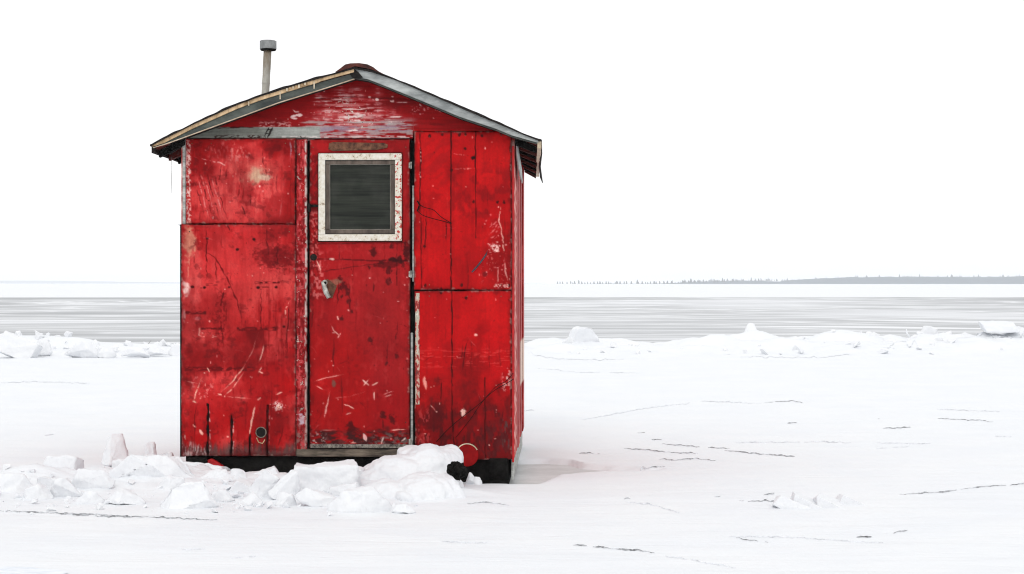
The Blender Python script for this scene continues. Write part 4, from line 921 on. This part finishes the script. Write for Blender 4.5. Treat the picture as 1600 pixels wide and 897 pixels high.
# cracks and drift lines on the snow; soft ones along the ridge paint its crease shade
CR = [([(0, 802), (60, 804), (100, 805), (150, 807), (200, 810), (260, 811), (340, 813)], 1.5, 0), ([(90, 805.5), (130, 808), (170, 810), (205, 811)], 1.7, 0), ([(895, 848), (940, 852), (962, 855), (1000, 857), (1023, 862)], 1.5, 0), ([(1040, 866), (1080, 871), (1100, 875), (1150, 885)], .9, 1),
      ([(1150, 838), (1175, 842), (1200, 845)], 1.0, 0), ([(1338, 838), (1350, 838), (1362, 838)], 1.5, 0), ([(1385, 833), (1400, 831), (1418, 829)], 1.6, 0), ([(1405, 774), (1430, 772), (1475, 770), (1510, 765), (1560, 759), (1600, 755), (1640, 753)], 1.3, 0),
      ([(975, 699), (1010, 702), (1050, 706), (1090, 708)], 1.2, 0), ([(1035, 692), (1070, 695), (1100, 698), (1140, 701)], 1.2, 0), ([(1030, 716), (1055, 717.5), (1085, 715), (1118, 718)], 1.2, 0), ([(1132, 704), (1170, 708), (1195, 710)], 1.0, 0), ([(1195, 710), (1215, 711.5), (1242, 714)], 1.5, 0),
      ([(1230, 661), (1245, 659.5)], 1.7, 0), ([(1372, 654), (1384, 654)], 1.2, 0), ([(1380, 668), (1410, 667), (1423, 666)], 1.2, 0), ([(1465, 653), (1500, 655), (1535, 656), (1552, 658)], .9, 0), ([(1464, 641), (1520, 643), (1562, 644)], .7, 1), ([(1195, 630), (1215, 629), (1238, 628), (1256, 631)], .8, 0),
      ([(978, 786), (1020, 790), (1062, 801)], .8, 1), ([(690, 842), (720, 844), (762, 845)], .9, 1), ([(285, 858), (320, 857)], 1.0, 1), ([(1116, 779), (1126, 779)], 1.8, 0), ([(1194, 776), (1210, 774)], 1.8, 0), ([(1155, 785), (1210, 785), (1235, 787)], .9, 0), ([(905, 706), (938, 707)], 1., 0),
      ([(910, 656), (1000, 640), (1100, 628), (1190, 632)], .5, 1), ([(996, 676), (1008, 675)], 1.2, 0), ([(1018, 685), (1034, 686)], 1.4, 0), ([(812, 642), (835, 641)], .9, 1), ([(730, 790), (760, 787), (795, 790)], 1.0, 0), ([(900, 730), (960, 731), (1040, 729)], 1.3, 0), ([(825, 557), (870, 561), (930, 562), (975, 561)], 1.3, 1), ([(1130, 558), (1160, 560), (1240, 561), (1330, 559)], 1.1, 1), ([(1370, 558), (1400, 554), (1440, 556)], 1.3, 1), ([(1500, 551), (1560, 553), (1610, 552)], 1.3, 1), ([(0, 600), (60, 597), (140, 601)], .8, 1), ([(840, 575), (900, 583), (1000, 584)], .7, 1), ([(70, 681), (84, 678)], 1.0, 1),
      ([(1150, 690), (1280, 688), (1330, 690)], .6, 1), ([(1370, 690), (1440, 692), (1455, 692)], .7, 1), ([(1555, 681), (1582, 682)], .8, 1), ([(1380, 848), (1240, 838), (1140, 836)], .5, 1), ([(360, 872), (400, 869)], .6, 1), ([(250, 791), (283, 792)], 1.1, 0), ([(975, 782), (985, 781)], 1.1, 0), ([(1420, 697), (1370, 700)], .6, 1)]
for ci, (pts, w, soft) in enumerate(CR):
    out = []; L = sum(math.dist(pts[i], pts[i + 1]) for i in range(len(pts) - 1)); n = max(6, int(L / 2.2))
    cum = [0]
    for i in range(len(pts) - 1): cum.append(cum[-1] + math.dist(pts[i], pts[i + 1]))
    bm = bmesh.new(); prev = None
    for k in range(n + 1):
        s = L * k / n; x = np.interp(s, cum, [p[0] for p in pts]); y = np.interp(s, cum, [p[1] for p in pts])
        y += mn.noise(Vector((x * .12, ci, 0))) * 1.6; c0 = G(x, y)
        dY = c0.y ** 2 / (F * CAMH)      # metres of ground per photo pixel at this distance
        ww = .54 * w * dY * (.2 + 1.3 * abs(mn.noise(Vector((x * .21, ci * 3.3, 1))))) * min(1, 6 * k / n, 6 * (n - k) / n + .05) * 1.15
        ww = max(ww, .0008)
        q_ = mn.noise(Vector((x * .045, ci * 2.1, 7))); ww *= 1 if q_ > 0 else max(.22, 1 + q_ * 4)
        brk = q_ < -.42
        yy0, yy1 = c0.y - ww / 2, c0.y + ww / 2
        z = float(gh(c0.x, c0.y)) + .004
        a_ = bm.verts.new((c0.x, yy0, float(gh(c0.x, yy0)) + .002)); m2 = bm.verts.new((c0.x, c0.y, z + min(.0035, ww * .3))); b_ = bm.verts.new((c0.x, yy1, float(gh(c0.x, yy1)) + .002))
        if prev and not brk:
            bm.faces.new((prev[0], a_, m2, prev[1])); bm.faces.new((prev[1], m2, b_, prev[2]))
        prev = (a_, m2, b_)
    o = fin('snow_crack', bm, M['crack_soft'] if soft else M['crack'], None); tag(o, kind='structure')

# ------------------------------------------------------------------ snow blocks
def chunk(px, base, wpx, hpx, seed, label, cat='snow block', group='broken snow blocks heaped in front of the shack', depth=.8, tilt=0., rnd=.25, npt=12, name='snow_block', lift=0., rough=1., Yv=None, mat='chunk', box=False):
    c = G(px, base) if Yv is None else P(px, base, Yv)
    s = c.y / F * 1.0
    w, h = wpx * s * 1.14, hpx * s * 1.10; d = w * depth
    rs = random.Random(seed); bm = bmesh.new()
    if box:
        for x in (-.5, .5):
            for y in (-.5, .5):
                for z in (0, 1): bm.verts.new((w * (x + rs.uniform(-.12, .12)), d * (y + rs.uniform(-.12, .12)), h * (z + rs.uniform(-.16, .1) * z)))
    else:
        for k in range(npt):
            a_ = rs.uniform(0, 2 * math.pi); r_ = rs.uniform(.72, 1.) * .5; z = rs.choice((0, rs.uniform(.15, .8), 1 if rs.random() < .5 else rs.uniform(.6, 1)))
            k2 = 1 - .45 * z * (1 if rnd > .2 else .5)
            bm.verts.new((w * r_ * math.cos(a_) * k2, d * r_ * math.sin(a_) * k2, h * z))
        bm.verts.new((w * rs.uniform(-.15, .15), 0, h)); bm.verts.new((-w * .5, 0, h * .1)); bm.verts.new((w * .5, 0, h * .12))
    r = bmesh.ops.convex_hull(bm, input=bm.verts[:])
    bmesh.ops.delete(bm, geom=list({g for g in r['geom_interior'] if isinstance(g, bmesh.types.BMVert)}), context='VERTS')
    bmesh.ops.dissolve_limit(bm, angle_limit=.22, verts=bm.verts[:], edges=bm.edges[:])
    bmesh.ops.bevel(bm, geom=bm.edges[:], offset=min(w, h, d) * rnd * .30, segments=2, profile=.6, affect='EDGES', clamp_overlap=True)
    bmesh.ops.triangulate(bm, faces=bm.faces[:])
    tgt = max(.011, c.y * .0011)
    for it in range(5):
        ed = [e for e in bm.edges if e.calc_length() > tgt * 1.6]
        if not ed or len(bm.verts) > 6000: break
        bmesh.ops.subdivide_edges(bm, edges=ed, cuts=1, use_grid_fill=False); bmesh.ops.triangulate(bm, faces=[f for f in bm.faces if len(f.verts) > 3])
    for _ in range(1): bmesh.ops.smooth_vert(bm, verts=bm.verts[:], factor=.5, use_axis_x=True, use_axis_y=True, use_axis_z=True)
    bm.normal_update(); S = max(w, h)
    so = Vector((seed * 3.1, 0, 0))
    for v in bm.verts:
        p = v.co / S
        n = mn.fractal(p * 2.6 + so, 1, 2, 3) * .026 + (abs(mn.noise(p * 4.2 + so)) - .25) * .045 + mn.noise(v.co * 38 + so) * .0036 / S + mn.noise(v.co * 90 + so) * .0018 / S
        v.co += v.normal * n * S * rough
    bm.transform(Matrix.Rotation(tilt, 4, 'Y') @ Matrix.Rotation(rs.uniform(-.25, .25), 4, 'X'))
    o = fin(name, bm, M[mat], None, True)
    z0 = float(gh(c.x, c.y)) if Yv is None else c.z
    if Yv is None:
        z0 = min(z0, .02) + lift * s - .10 * h * 1
    o.location = (c.x, c.y, z0)
    tag(o, label, cat, group); return o

A = 'snow block'
chunk(181, 730, 44, 46, 11, 'tall rounded snow boulder standing up behind the left heap', depth=.8, rnd=1.0, lift=5, npt=16)
chunk(235, 728, 26, 38, 12, 'small pointed snow pinnacle between the tall boulder and the shack', depth=.8, rnd=.3)
chunk(262, 732, 38, 26, 13, 'ragged grey shaded snow lump touching the shack corner', rnd=.4, rough=1.8)
chunk(93, 760, 50, 42, 14, 'squarish snow block high on the far left heap', tilt=.12, box=True, rnd=.35)
chunk(52, 764, 46, 34, 15, 'blunt snow block left of the squarish one on the far left heap', rnd=.3)
chunk(122, 762, 34, 34, 16, 'narrow wedge of snow leaning on the squarish block', tilt=-.4, rnd=.2)
chunk(18, 779, 84, 34, 17, 'broad low snow slab cut by the left edge of the photo', rnd=.3, depth=.6)
chunk(100, 782, 50, 30, 18, 'rounded snow block low on the front of the left heap', rnd=.4)
chunk(60, 784, 46, 24, 118, 'small faceted snow block at the front foot of the left heap', rnd=.2)
chunk(150, 775, 70, 46, 19, 'big upright snow slab with a sharp curved edge left of centre of the heap', tilt=-.45, depth=.45, rnd=.15)
chunk(236, 768, 150, 52, 20, 'largest smooth snow slab in front of the left corner of the shack', rnd=.4, depth=.55, npt=16)
chunk(296, 794, 84, 40, 21, 'smooth oval snow block lying in front of the heap below the left panel', rnd=.45, depth=.7, npt=16)
chunk(196, 790, 60, 24, 22, 'flat snow block just left of the smooth oval block', rnd=.4)
chunk(335, 768, 66, 30, 23, 'low snow lump behind the smooth oval block', rnd=.35)
chunk(372, 768, 42, 30, 24, 'egg shaped snow block under the split red boards', rnd=.5)
chunk(350, 786, 36, 20, 25, 'small broken snow piece at the right end of the oval block', rnd=.25)
chunk(408, 782, 48, 44, 26, 'upright snow slab leaning left, under the round vent fitting', tilt=.55, depth=.5, rnd=.12)
chunk(437, 786, 44, 50, 27, 'steep pointed snow slab under the upright board left of the door', tilt=.5, depth=.5, rnd=.12)
chunk(392, 790, 38, 20, 28, 'small snow piece at the foot of the leaning slabs', rnd=.3)
chunk(463, 768, 26, 28, 29, 'small snow block wedged between the leaning slabs and the large block', rnd=.25)
chunk(446, 791, 32, 20, 30, 'little pointed snow piece lying in front of the leaning slabs', rnd=.15)
chunk(508, 776, 84, 48, 31, 'large faceted snow block under the door threshold', box=True, rnd=.2, depth=.6, tilt=-.06)
chunk(552, 766, 34, 34, 32, 'narrow snow block between the large faceted block and the big hump', box=True, rnd=.3)
chunk(496, 792, 76, 22, 33, 'long slanting snow slab below the large faceted block', tilt=.3, depth=.5, rnd=.2)
chunk(566, 798, 100, 36, 34, 'rough grey white snow slab lying in front of the big hump', depth=.6, rnd=.3, npt=15, rough=1.2)
chunk(631, 801, 38, 14, 35, 'flat little snow piece in front of the big hump', rnd=.3)
for i, (x, b_, w, h, bx, til, lab) in enumerate(((8, 764, 50, 26, 0, .1, 'low snow block behind the broad slab at the left edge of the photo'), (76, 776, 34, 24, 1, .2, 'cube like snow block in the middle of the far left heap'), (140, 788, 44, 20, 0, 0, 'low snow block at the front of the left heap right of centre'),
    (196, 748, 46, 30, 0, -.2, 'sloping snow block right behind the tall rounded boulder'), (318, 752, 60, 22, 1, .1, 'long snow block lying against the black base at the left end'), (268, 776, 50, 28, 0, .2, 'snow block squeezed behind the smooth oval block'), (420, 764, 36, 26, 1, -.3, 'tipped snow block against the black base under the left panel'),
    (480, 756, 40, 24, 1, .2, 'snow block on the top edge of the heap under the left jamb of the door'), (540, 784, 40, 22, 1, -.2, 'snow block squeezed between the slanting slab and the rough grey white slab'), (378, 777, 30, 20, 1, .4, 'tilted small snow block in front of the egg shaped one'), (596, 752, 50, 26, 0, .1, 'snow shelf joining the big hump on its left side'))):
    chunk(x, b_, w, h, 300 + i, lab, tilt=til, rnd=.22, box=bool(bx), depth=.65)
chunk(735, 754, 16, 18, 36, 'tiny pointed snow tooth right of the big hump', rnd=.12)
chunk(746, 754, 14, 12, 37, 'tiny blunt snow tooth in front of the black runner', rnd=.15)
# tiny crumbs: countless bits of snow strewn round the heap
bm = bmesh.new(); rs = random.Random(5)
for k in range(420):
    x = rs.choice((rs.uniform(-10, 560), rs.uniform(300, 660))); y = rs.gauss(784, 9); y = min(max(y, 758), 806)
    c0 = G(x, y); r_ = .0035 + .030 * rs.random() ** 3
    b0_ = Vector((c0.x, c0.y, float(gh(c0.x, c0.y)) + r_ * .25))
    vs = [bm.verts.new(b0_ + Vector((rs.uniform(-1, 1) * 1.3, rs.uniform(-1, 1), rs.uniform(-.8, 1))).normalized() * r_ * rs.uniform(.7, 1.2)) for _ in range(8)]
    bmesh.ops.convex_hull(bm, input=vs)
o = fin('snow_crumbs', bm, M['chunk'], None, False); tag(o, 'loose crumbs of snow strewn along the foot of the heap', None, None, 'stuff')

# big hump with fluted front
def blobmesh(parts, voxel, name, mat, post=None):
    bm = bmesh.new()
    for (c, r, rot) in parts:
        mt = Matrix.Translation(Vector(c)) @ Matrix.Rotation(rot[1], 4, 'Y') @ Matrix.Rotation(rot[0], 4, 'X') @ Matrix.Rotation(rot[2], 4, 'Z') @ Matrix.Diagonal((*r, 1))
        bmesh.ops.create_icosphere(bm, subdivisions=4, radius=1, matrix=mt)
    me = bpy.data.meshes.new('t'); bm.to_mesh(me); bm.free(); o = bpy.data.objects.new('t', me); COL.objects.link(o)
    md = o.modifiers.new('r', 'REMESH'); md.mode = 'VOXEL'; md.voxel_size = voxel
    ms = o.modifiers.new('s', 'SMOOTH'); ms.factor = .5; ms.iterations = 3
    dg = bpy.context.evaluated_depsgraph_get(); me2 = bpy.data.meshes.new_from_object(o.evaluated_get(dg)); bpy.data.objects.remove(o)
    bm = bmesh.new(); bm.from_mesh(me2); bm.normal_update()
    if post:
        for v in bm.verts: v.co += v.normal * post(v.co)
    return fin(name, bm, mat, None, True)
s9 = 9.6 / F
def hp(x, y, Y=9.6): return P(x, y, Y)
parts = []
def E(x, y, rx, ry, rd, Y=9.6, rot=(0, 0, 0)): parts.append((hp(x, y, Y), (rx * s9, rd, ry * s9), rot))
E(668, 742, 52, 47, .20, 9.62); E(640, 706, 22, 12, .1, 9.74); E(700, 708, 20, 13, .1, 9.74); E(632, 752, 62, 44, .20, 9.56); E(692, 728, 31, 31, .16, 9.70); E(596, 764, 52, 34, .18, 9.52); E(566, 762, 36, 28, .16, 9.62); E(655, 717, 40, 19, .12, 9.76); E(614, 736, 44, 22, .13, 9.72)
E(690, 768, 34, 34, .16, 9.48); E(640, 778, 62, 26, .20, 9.36); E(588, 742, 32, 16, .1, 9.76); E(706, 722, 18, 24, .12, 9.74)
E(664, 768, 52, 30, .24, 9.20); E(612, 774, 46, 24, .2, 9.16); E(694, 766, 24, 28, .18, 9.24)
for i, (x, y, l) in enumerate(((634, 786, 20), (650, 782, 26), (667, 779, 27), (684, 777, 26), (699, 774, 26), (712, 771, 24))):
    E(x, y, 11, l * 1.15, .06, 8.95 + i * .035, (-.5, -.75 + i * .05, .5))
hump = blobmesh([(p[0], p[1], p[2]) for p in parts], .0085, 'snow_hump', M['chunk'],
                lambda c: mn.fractal(c * 5, 1, 2, 4) * .014 + (abs(mn.noise(c * 9)) - .2) * .014 + mn.noise(c * 22) * .006 + mn.noise(c * 50) * .004 + (-.008 * abs(mn.noise(Vector((c.x * 16 - c.z * 9, 3, c.z * 2.))))))
tag(hump, 'biggest snow hump with a fluted front, piled below the right side of the door', 'snow heap')

# ragged black lump added for a dark hole in the snow, red wedge, red lid
bm = bmesh.new(); bmesh.ops.create_icosphere(bm, subdivisions=4, radius=1)
for v in bm.verts:
    n = 1 + .35 * mn.fractal(v.co * 2.6, 1, 2, 4); v.co = Vector((v.co.x * .050 * n, v.co.y * .06 * n, v.co.z * .046 * n))
o = fin('dark_hole_lump', bm, M['black'], None); o.location = P(714, 736, 9.36); tag(o, 'ragged black lump added in place of a dark hole between the big snow hump and the runner', 'dark hole')
bm = bmesh.new(); pts = [(317, 729.5), (324, 719), (330, 716.5), (337, 720), (350, 729.5)]
f = bm.faces.new([bm.verts.new(P(x, y, YF + .005)) for x, y in pts]); r = bmesh.ops.extrude_face_region(bm, geom=[f])
for v in [g for g in r['geom'] if isinstance(g, bmesh.types.BMVert)]: v.co.y += .05
o = fin('wood_wedge', bm, M['red_plain'], None, bev=.002); tag(o, 'small red painted wedge tucked under the left end of the shack', 'wedge')
lid = bpy.data.objects.new('round_lid', None); COL.objects.link(lid); lid.location = P(730, 711, YF - .03); tag(lid, 'round red lid with a cream rim leaning on the wall behind the snow hump', 'lid')
lc = P(730, 711, YF - .03); bm = bmesh.new(); tube(bm, [lc + Vector((0, .012, 0)), lc + Vector((0, -.008, 0))], [.062, .064], 40); fin('disc', bm, simple('dull_red_lid', lin((112, 8, 12)), lin((152, 16, 18)), 14, .7, spec=.1), lid)
bm = bmesh.new(); tube(bm, [lc + Vector((.064 * math.cos(a_), -.009, .064 * math.sin(a_))) for a_ in np.linspace(math.radians(28), math.radians(150), 26)], .0032, 8); fin('rim', bm, M['cream'], lid)

# tilted slab patch on the right
for i, (x, b_, w, h) in enumerate(((1236, 792, 58, 19), (1266, 791, 60, 18), (1300, 790, 56, 17), (1334, 787, 50, 14))):
    chunk(x, b_, w, h, 60 + i, ['leftmost tilted snow slab of the small broken patch on the open snow', 'second tilted snow slab from the left in the small broken patch', 'third tilted snow slab from the left in the small broken patch', 'rightmost and flattest snow slab of the small broken patch'][i], group='tilted snow slabs in the small broken patch', name='snow_slab', cat='snow slab', depth=.6, tilt=.42, rnd=.12, rough=.5, lift=-10, mat='chunk', box=True)

# blocks on the far ridge
RG = 'snow blocks on the far ridge'
for i, (x, b_, w, h, til, rn, bx, lab) in enumerate((
    (26, 560, 46, 34, .35, .1, True, 'tilted square snow block on the ridge near the left edge of the photo'),
    (66, 558, 34, 26, 0, .4, False, 'rounded snow block beside the tilted square block on the ridge'),
    (128, 560, 56, 22, .1, .15, False, 'pointed snow block halfway along the left ridge'),
    (165, 560, 32, 15, 0, .2, False, 'small snow block right of the pointed block on the left ridge'),
    (212, 560, 44, 15, 0, .3, False, 'low rounded snow block near the twig on the left ridge'),
    (246, 559, 34, 12, -.1, .2, False, 'flat snow block at the foot of the twig'),
    (274, 558, 24, 20, 0, .2, False, 'snow block beside the left wall of the shack on the ridge'),
    (912, 551, 56, 37, .0, .15, False, 'sharp pyramid of snow on the ridge right of the shack'),
    (1174, 548, 36, 42, .1, .25, False, 'tall snow block standing alone on the ridge'),
    (1189, 540, 18, 24, -.3, .3, False, 'small snow block leaning on the tall lone block'),
    (1345, 550, 30, 34, .5, .2, False, 'snow block leaning left on the ridge at the left of a pair'),
    (1366, 548, 28, 30, -.3, .3, False, 'snow block at the right of the pair on the ridge'),
    (1448, 545, 38, 33, .1, .45, False, 'round snow boulder with a small knob on the ridge'),
    (1430, 552, 46, 24, .3, .2, False, 'wedge of snow below the round boulder on the ridge'),
    (1510, 552, 66, 28, .2, .3, False, 'broad snow block between the round boulder and the flat topped one'),
    (1586, 550, 60, 36, .3, .2, False, 'large leaning snow block at the right edge of the photo'),
    (1400, 553, 50, 22, -.2, .2, False, 'low snow block left of the round boulder on the ridge'),
)):
    chunk(x, b_, w, h, 200 + i, lab, group=RG, tilt=til, rnd=rn, box=bx, depth=.7, mat='chunk', lift=2)
chunk(1560, 517, 46, 12, 240, 'flat snow cake perched on top of the ridge near the right edge', group=RG, rnd=.4, depth=.6, Yv=28.4, mat='snow', box=True)

def stick(pts, r, name, lab, cat, grp=None):
    bm = bmesh.new(); tube(bm, pts, [r * (1 - .6 * k / (len(pts) - 1)) for k in range(len(pts))], 5); o = fin(name, bm, M['twig'], None, True)
    tag(o, lab, cat, grp)
stick([P(222, 552, 28.4), P(229, 541, 28.4), P(236, 532, 28.4)], .006, 'twig', 'bare twig leaning up from the left snow ridge', 'twig')
stick([P(146, 556, 28.2), P(150, 549, 28.2)], .008, 'twig', 'short dark stub of twig beside the pointed block on the left ridge', 'twig')
bm = bmesh.new(); tube(bm, [P(58, 545, 28.3), P(58.6, 536, 28.3), P(58.4, 527, 28.3)], [.014, .012, .008], 6); o = fin('icicle', bm, M['snow'], None, True); tag(o, 'thin upright finger of ice on the left snow ridge', 'ice')
bm = bmesh.new(); tube(bm, [P(1423, 530, 28.6), P(1417, 520, 28.6), P(1416, 514, 28.6)], [.02, .014, .006], 6); o = fin('icicle', bm, M['snow'], None, True); tag(o, 'thin leaning spike of ice left of the round boulder', 'ice')

bm = bmesh.new(); rs = random.Random(77)
for k in range(110):
    x = rs.uniform(-15, 290) if k % 2 == 0 else rs.uniform(800, 1640); yy = rs.uniform(26.9, 29.2)
    c0 = P(x, 500, yy); r_ = rs.uniform(.03, .10) * (.5 + rs.random() * .8); zz = float(gh(c0.x, yy))
    vs = [bm.verts.new(Vector((c0.x, yy, zz + r_ * .1)) + Vector((rs.uniform(-1, 1), rs.uniform(-1, 1), rs.uniform(-.6, 1))).normalized() * Vector((1.6, 1, .8)).length / 2 * r_ * rs.uniform(.7, 1.2)) for _ in range(9)]
    bmesh.ops.convex_hull(bm, input=vs)
o = fin('snow_rubble', bm, M['chunk'], None); tag(o, 'small rubble of broken snow along the far ridge', None, None, 'stuff')

# ------------------------------------------------------------------ far shore
def hill(name, prof, Y, depth, lab, seed):
    bm = bmesh.new(); xs = np.linspace(prof[0][0], prof[-1][0], 260); rows = []
    for j, (f, dy) in enumerate(((0, 0), (.8, depth * .12), (1, depth * .4), (.9, depth * .7), (0, depth))):
        row = []
        for x in xs:
            h = np.interp(x, [p[0] for p in prof], [p[1] for p in prof]) * Y / F
            h *= 1 + .18 * mn.noise(Vector((x * .11, seed, 0)))
            p = P(x, HOR, Y); row.append(bm.verts.new((p.x, Y + dy, f * h - .3)))
        rows.append(row)
    for j in range(4):
        for i in range(259): bm.faces.new((rows[j][i], rows[j][i + 1], rows[j + 1][i + 1], rows[j + 1][i]))
    o = fin(name, bm, M['forest'], None, True); tag(o, kind='structure'); return o
YH = 2500
hp1 = [(1040, 0), (1060, 1.5), (1110, 4), (1160, 5.5), (1200, 6), (1240, 4.5), (1264, 3.5), (1272, 7), (1320, 9.5), (1370, 11), (1420, 12), (1500, 12), (1560, 11.5), (1640, 12), (1800, 12)]
hill('wooded_hills', hp1, YH, 500, '', 1)
hill('far_shore_hills', [(-500, 3), (-200, 5), (0, 5), (90, 4), (160, 3), (240, 2), (400, 2), (620, 1.5), (800, 1), (860, 0)], 6400, 800, '', 2)

def conifer_bm(bm, base, h, r, rs):
    seg = 6; tiers = 3
    for t_ in range(tiers):
        z0 = h * (.12 + .27 * t_); z1 = h * min(1, .12 + .27 * t_ + .42); rr_ = r * (1 - .28 * t_)
        top = bm.verts.new(base + Vector((0, 0, z1))); ring = [bm.verts.new(base + Vector((rr_ * math.cos(a_) * rs.uniform(.75, 1.2), rr_ * math.sin(a_) * rs.uniform(.75, 1.2), z0 - h * .02 * rs.random()))) for a_ in [2 * math.pi * k / seg for k in range(seg)]]
        for k in range(seg): bm.faces.new((ring[k], ring[(k + 1) % seg], top))
        bm.faces.new(ring[::-1])
# wood on the hills: reads as one mass
bm = bmesh.new(); rs = random.Random(9)
for k in range(520):
    x = rs.uniform(1062, 1760); h0 = np.interp(x, [p[0] for p in hp1], [p[1] for p in hp1]) * YH / F
    p = P(x, HOR, YH + 190); h = rs.uniform(1.3, 3.2) + (2.2 if rs.random() < .10 else 0)
    conifer_bm(bm, Vector((p.x, p.y, h0 * .88 - .3)), h + 1.0, h * .28, rs)
o = fin('far_wood', bm, M['spruce'], None); tag(o, 'hazy conifer wood covering the low hills on the right horizon', None, None, 'stuff')
# single small trees on the thin left part of the shore
def make_tree(loc, h, seed):
    rs_ = random.Random(seed); root = bpy.data.objects.new('spruce_tree', None); COL.objects.link(root); root.location = loc
    bm = bmesh.new(); tube(bm, [Vector(loc), Vector(loc) + Vector((0, 0, h * .3))], [h * .035, h * .03], 5); fin('trunk', bm, M['twig'], root)
    bm = bmesh.new(); conifer_bm(bm, Vector(loc), h, h * .34, rs_); fin('crown', bm, M['spruce'], root)
    return root
protos = [make_tree((P(871 + k * 4, HOR, YH).x, YH, 0), 4.0, k) for k in range(3)]
for pr in protos: tag(pr, 'tiny hazy spruce standing alone on the thin far shoreline', 'tree', 'small spruces along the far shoreline')
rs = random.Random(21); x = 886
while x < 1150:
    pr = rs.choice(protos); s = rs.uniform(.7, 1.25) if x < 1030 else rs.uniform(.7, 1.5)
    if rs.random() < .08: s *= 1.5
    c = pr.copy(); COL.objects.link(c); c.location = (P(x, HOR, YH).x, YH + rs.uniform(-30, 60), 0 if x < 1062 else np.interp(x, [p[0] for p in hp1], [p[1] for p in hp1]) * YH / F * .5); c.scale = (s, s, s)
    for chd in pr.children:
        d = chd.copy(); COL.objects.link(d); d.parent = c
    x += rs.uniform(2.2, 6.5)
# low scrub strip beneath the single trees
hill('shore_scrub', [(880, 0), (900, .5), (950, 1.0), (1000, .8), (1040, 1.2), (1062, 1.5)], YH + 80, 100, '', 5)

# ------------------------------------------------------------------ haze
m = bpy.data.materials.new('haze_air'); m.use_nodes = True; t = m.node_tree; t.nodes.clear()
out = N(t, 'ShaderNodeOutputMaterial'); pv = N(t, 'ShaderNodeVolumePrincipled'); pv.inputs['Color'].default_value = (.925, .955, 1, 1); pv.inputs['Density'].default_value = 2.6e-4; pv.inputs['Anisotropy'].default_value = .0
t.links.new(pv.outputs[0], out.inputs['Volume'])
bm = bmesh.new(); bbox(bm, (-9500, -500, -2), (9500, 9500, 40)); hz = fin('haze', bm, m, None); tag(hz, kind='stuff'); hz['label'] = 'pale winter haze over the lake'

# ------------------------------------------------------------------ light
SUN_EL, SUN_AZ = math.radians(38), math.radians(184)   # azimuth of the sun seen from above, 0 = +Y, clockwise: behind the camera on the left
w = bpy.data.worlds.new('World'); scene.world = w; w.use_nodes = True; t = w.node_tree; bg = t.nodes['Background']
sky = N(t, 'ShaderNodeTexSky'); sky.sky_type = 'NISHITA'; sky.sun_disc = False; sky.sun_elevation = SUN_EL; sky.sun_rotation = SUN_AZ; sky.dust_density = 4; sky.air_density = 1
hs = N(t, 'ShaderNodeHueSaturation', Saturation=.10); t.links.new(sky.outputs[0], hs.inputs['Color'])
# overcast: the clear sky is veiled by an even cloud sheet
tc = N(t, 'ShaderNodeTexCoord'); cn = N(t, 'ShaderNodeTexNoise', Scale=1.6, Detail=4.0); t.links.new(tc.outputs['Generated'], cn.inputs['Vector'])
cr = N(t, 'ShaderNodeMapRange'); cr.inputs['To Min'].default_value = 11.0; cr.inputs['To Max'].default_value = 12.0; t.links.new(cn.outputs['Fac'], cr.inputs['Value'])
mx_ = N(t, 'ShaderNodeMix', data_type='RGBA'); mx_.inputs[0].default_value = .9; t.links.new(hs.outputs[0], mx_.inputs[6]); t.links.new(cr.outputs[0], mx_.inputs[7])
t.links.new(mx_.outputs[2], bg.inputs['Color']); bg.inputs['Strength'].default_value = .10
sd = bpy.data.lights.new('sun', 'SUN'); sd.energy = 0.6; sd.angle = math.radians(20); sd.color = (1, .97, .93)
so = bpy.data.objects.new('sun', sd); COL.objects.link(so)
dirv = Vector((math.sin(SUN_AZ) * math.cos(SUN_EL), math.cos(SUN_AZ) * math.cos(SUN_EL), math.sin(SUN_EL)))
so.rotation_euler = dirv.to_track_quat('Z', 'Y').to_euler(); so.location = (0, -5, 12)

cam = bpy.data.cameras.new('camera'); co = bpy.data.objects.new('camera', cam); COL.objects.link(co)
co.location = (0, 0, CAMH); co.rotation_euler = (math.radians(90), 0, YAW)
cam.sensor_width = 36; cam.lens = F / 1600 * 36; cam.shift_y = -(448.5 - HOR) / 1600; cam.clip_start = .1; cam.clip_end = 30000
scene.camera = co
vs_ = scene.view_settings; vs_.view_transform = 'Standard'; vs_.look = 'None'; vs_.gamma = 1; vs_.exposure = 0.04; vs_.use_curve_mapping = False
cy = scene.cycles; cy.use_denoising = True; cy.max_bounces = 8; cy.diffuse_bounces = 5; cy.volume_bounces = 3; cy.transparent_max_bounces = 8
cy.filter_width = 1.1; cy.use_adaptive_sampling = True; cy.adaptive_threshold = .01
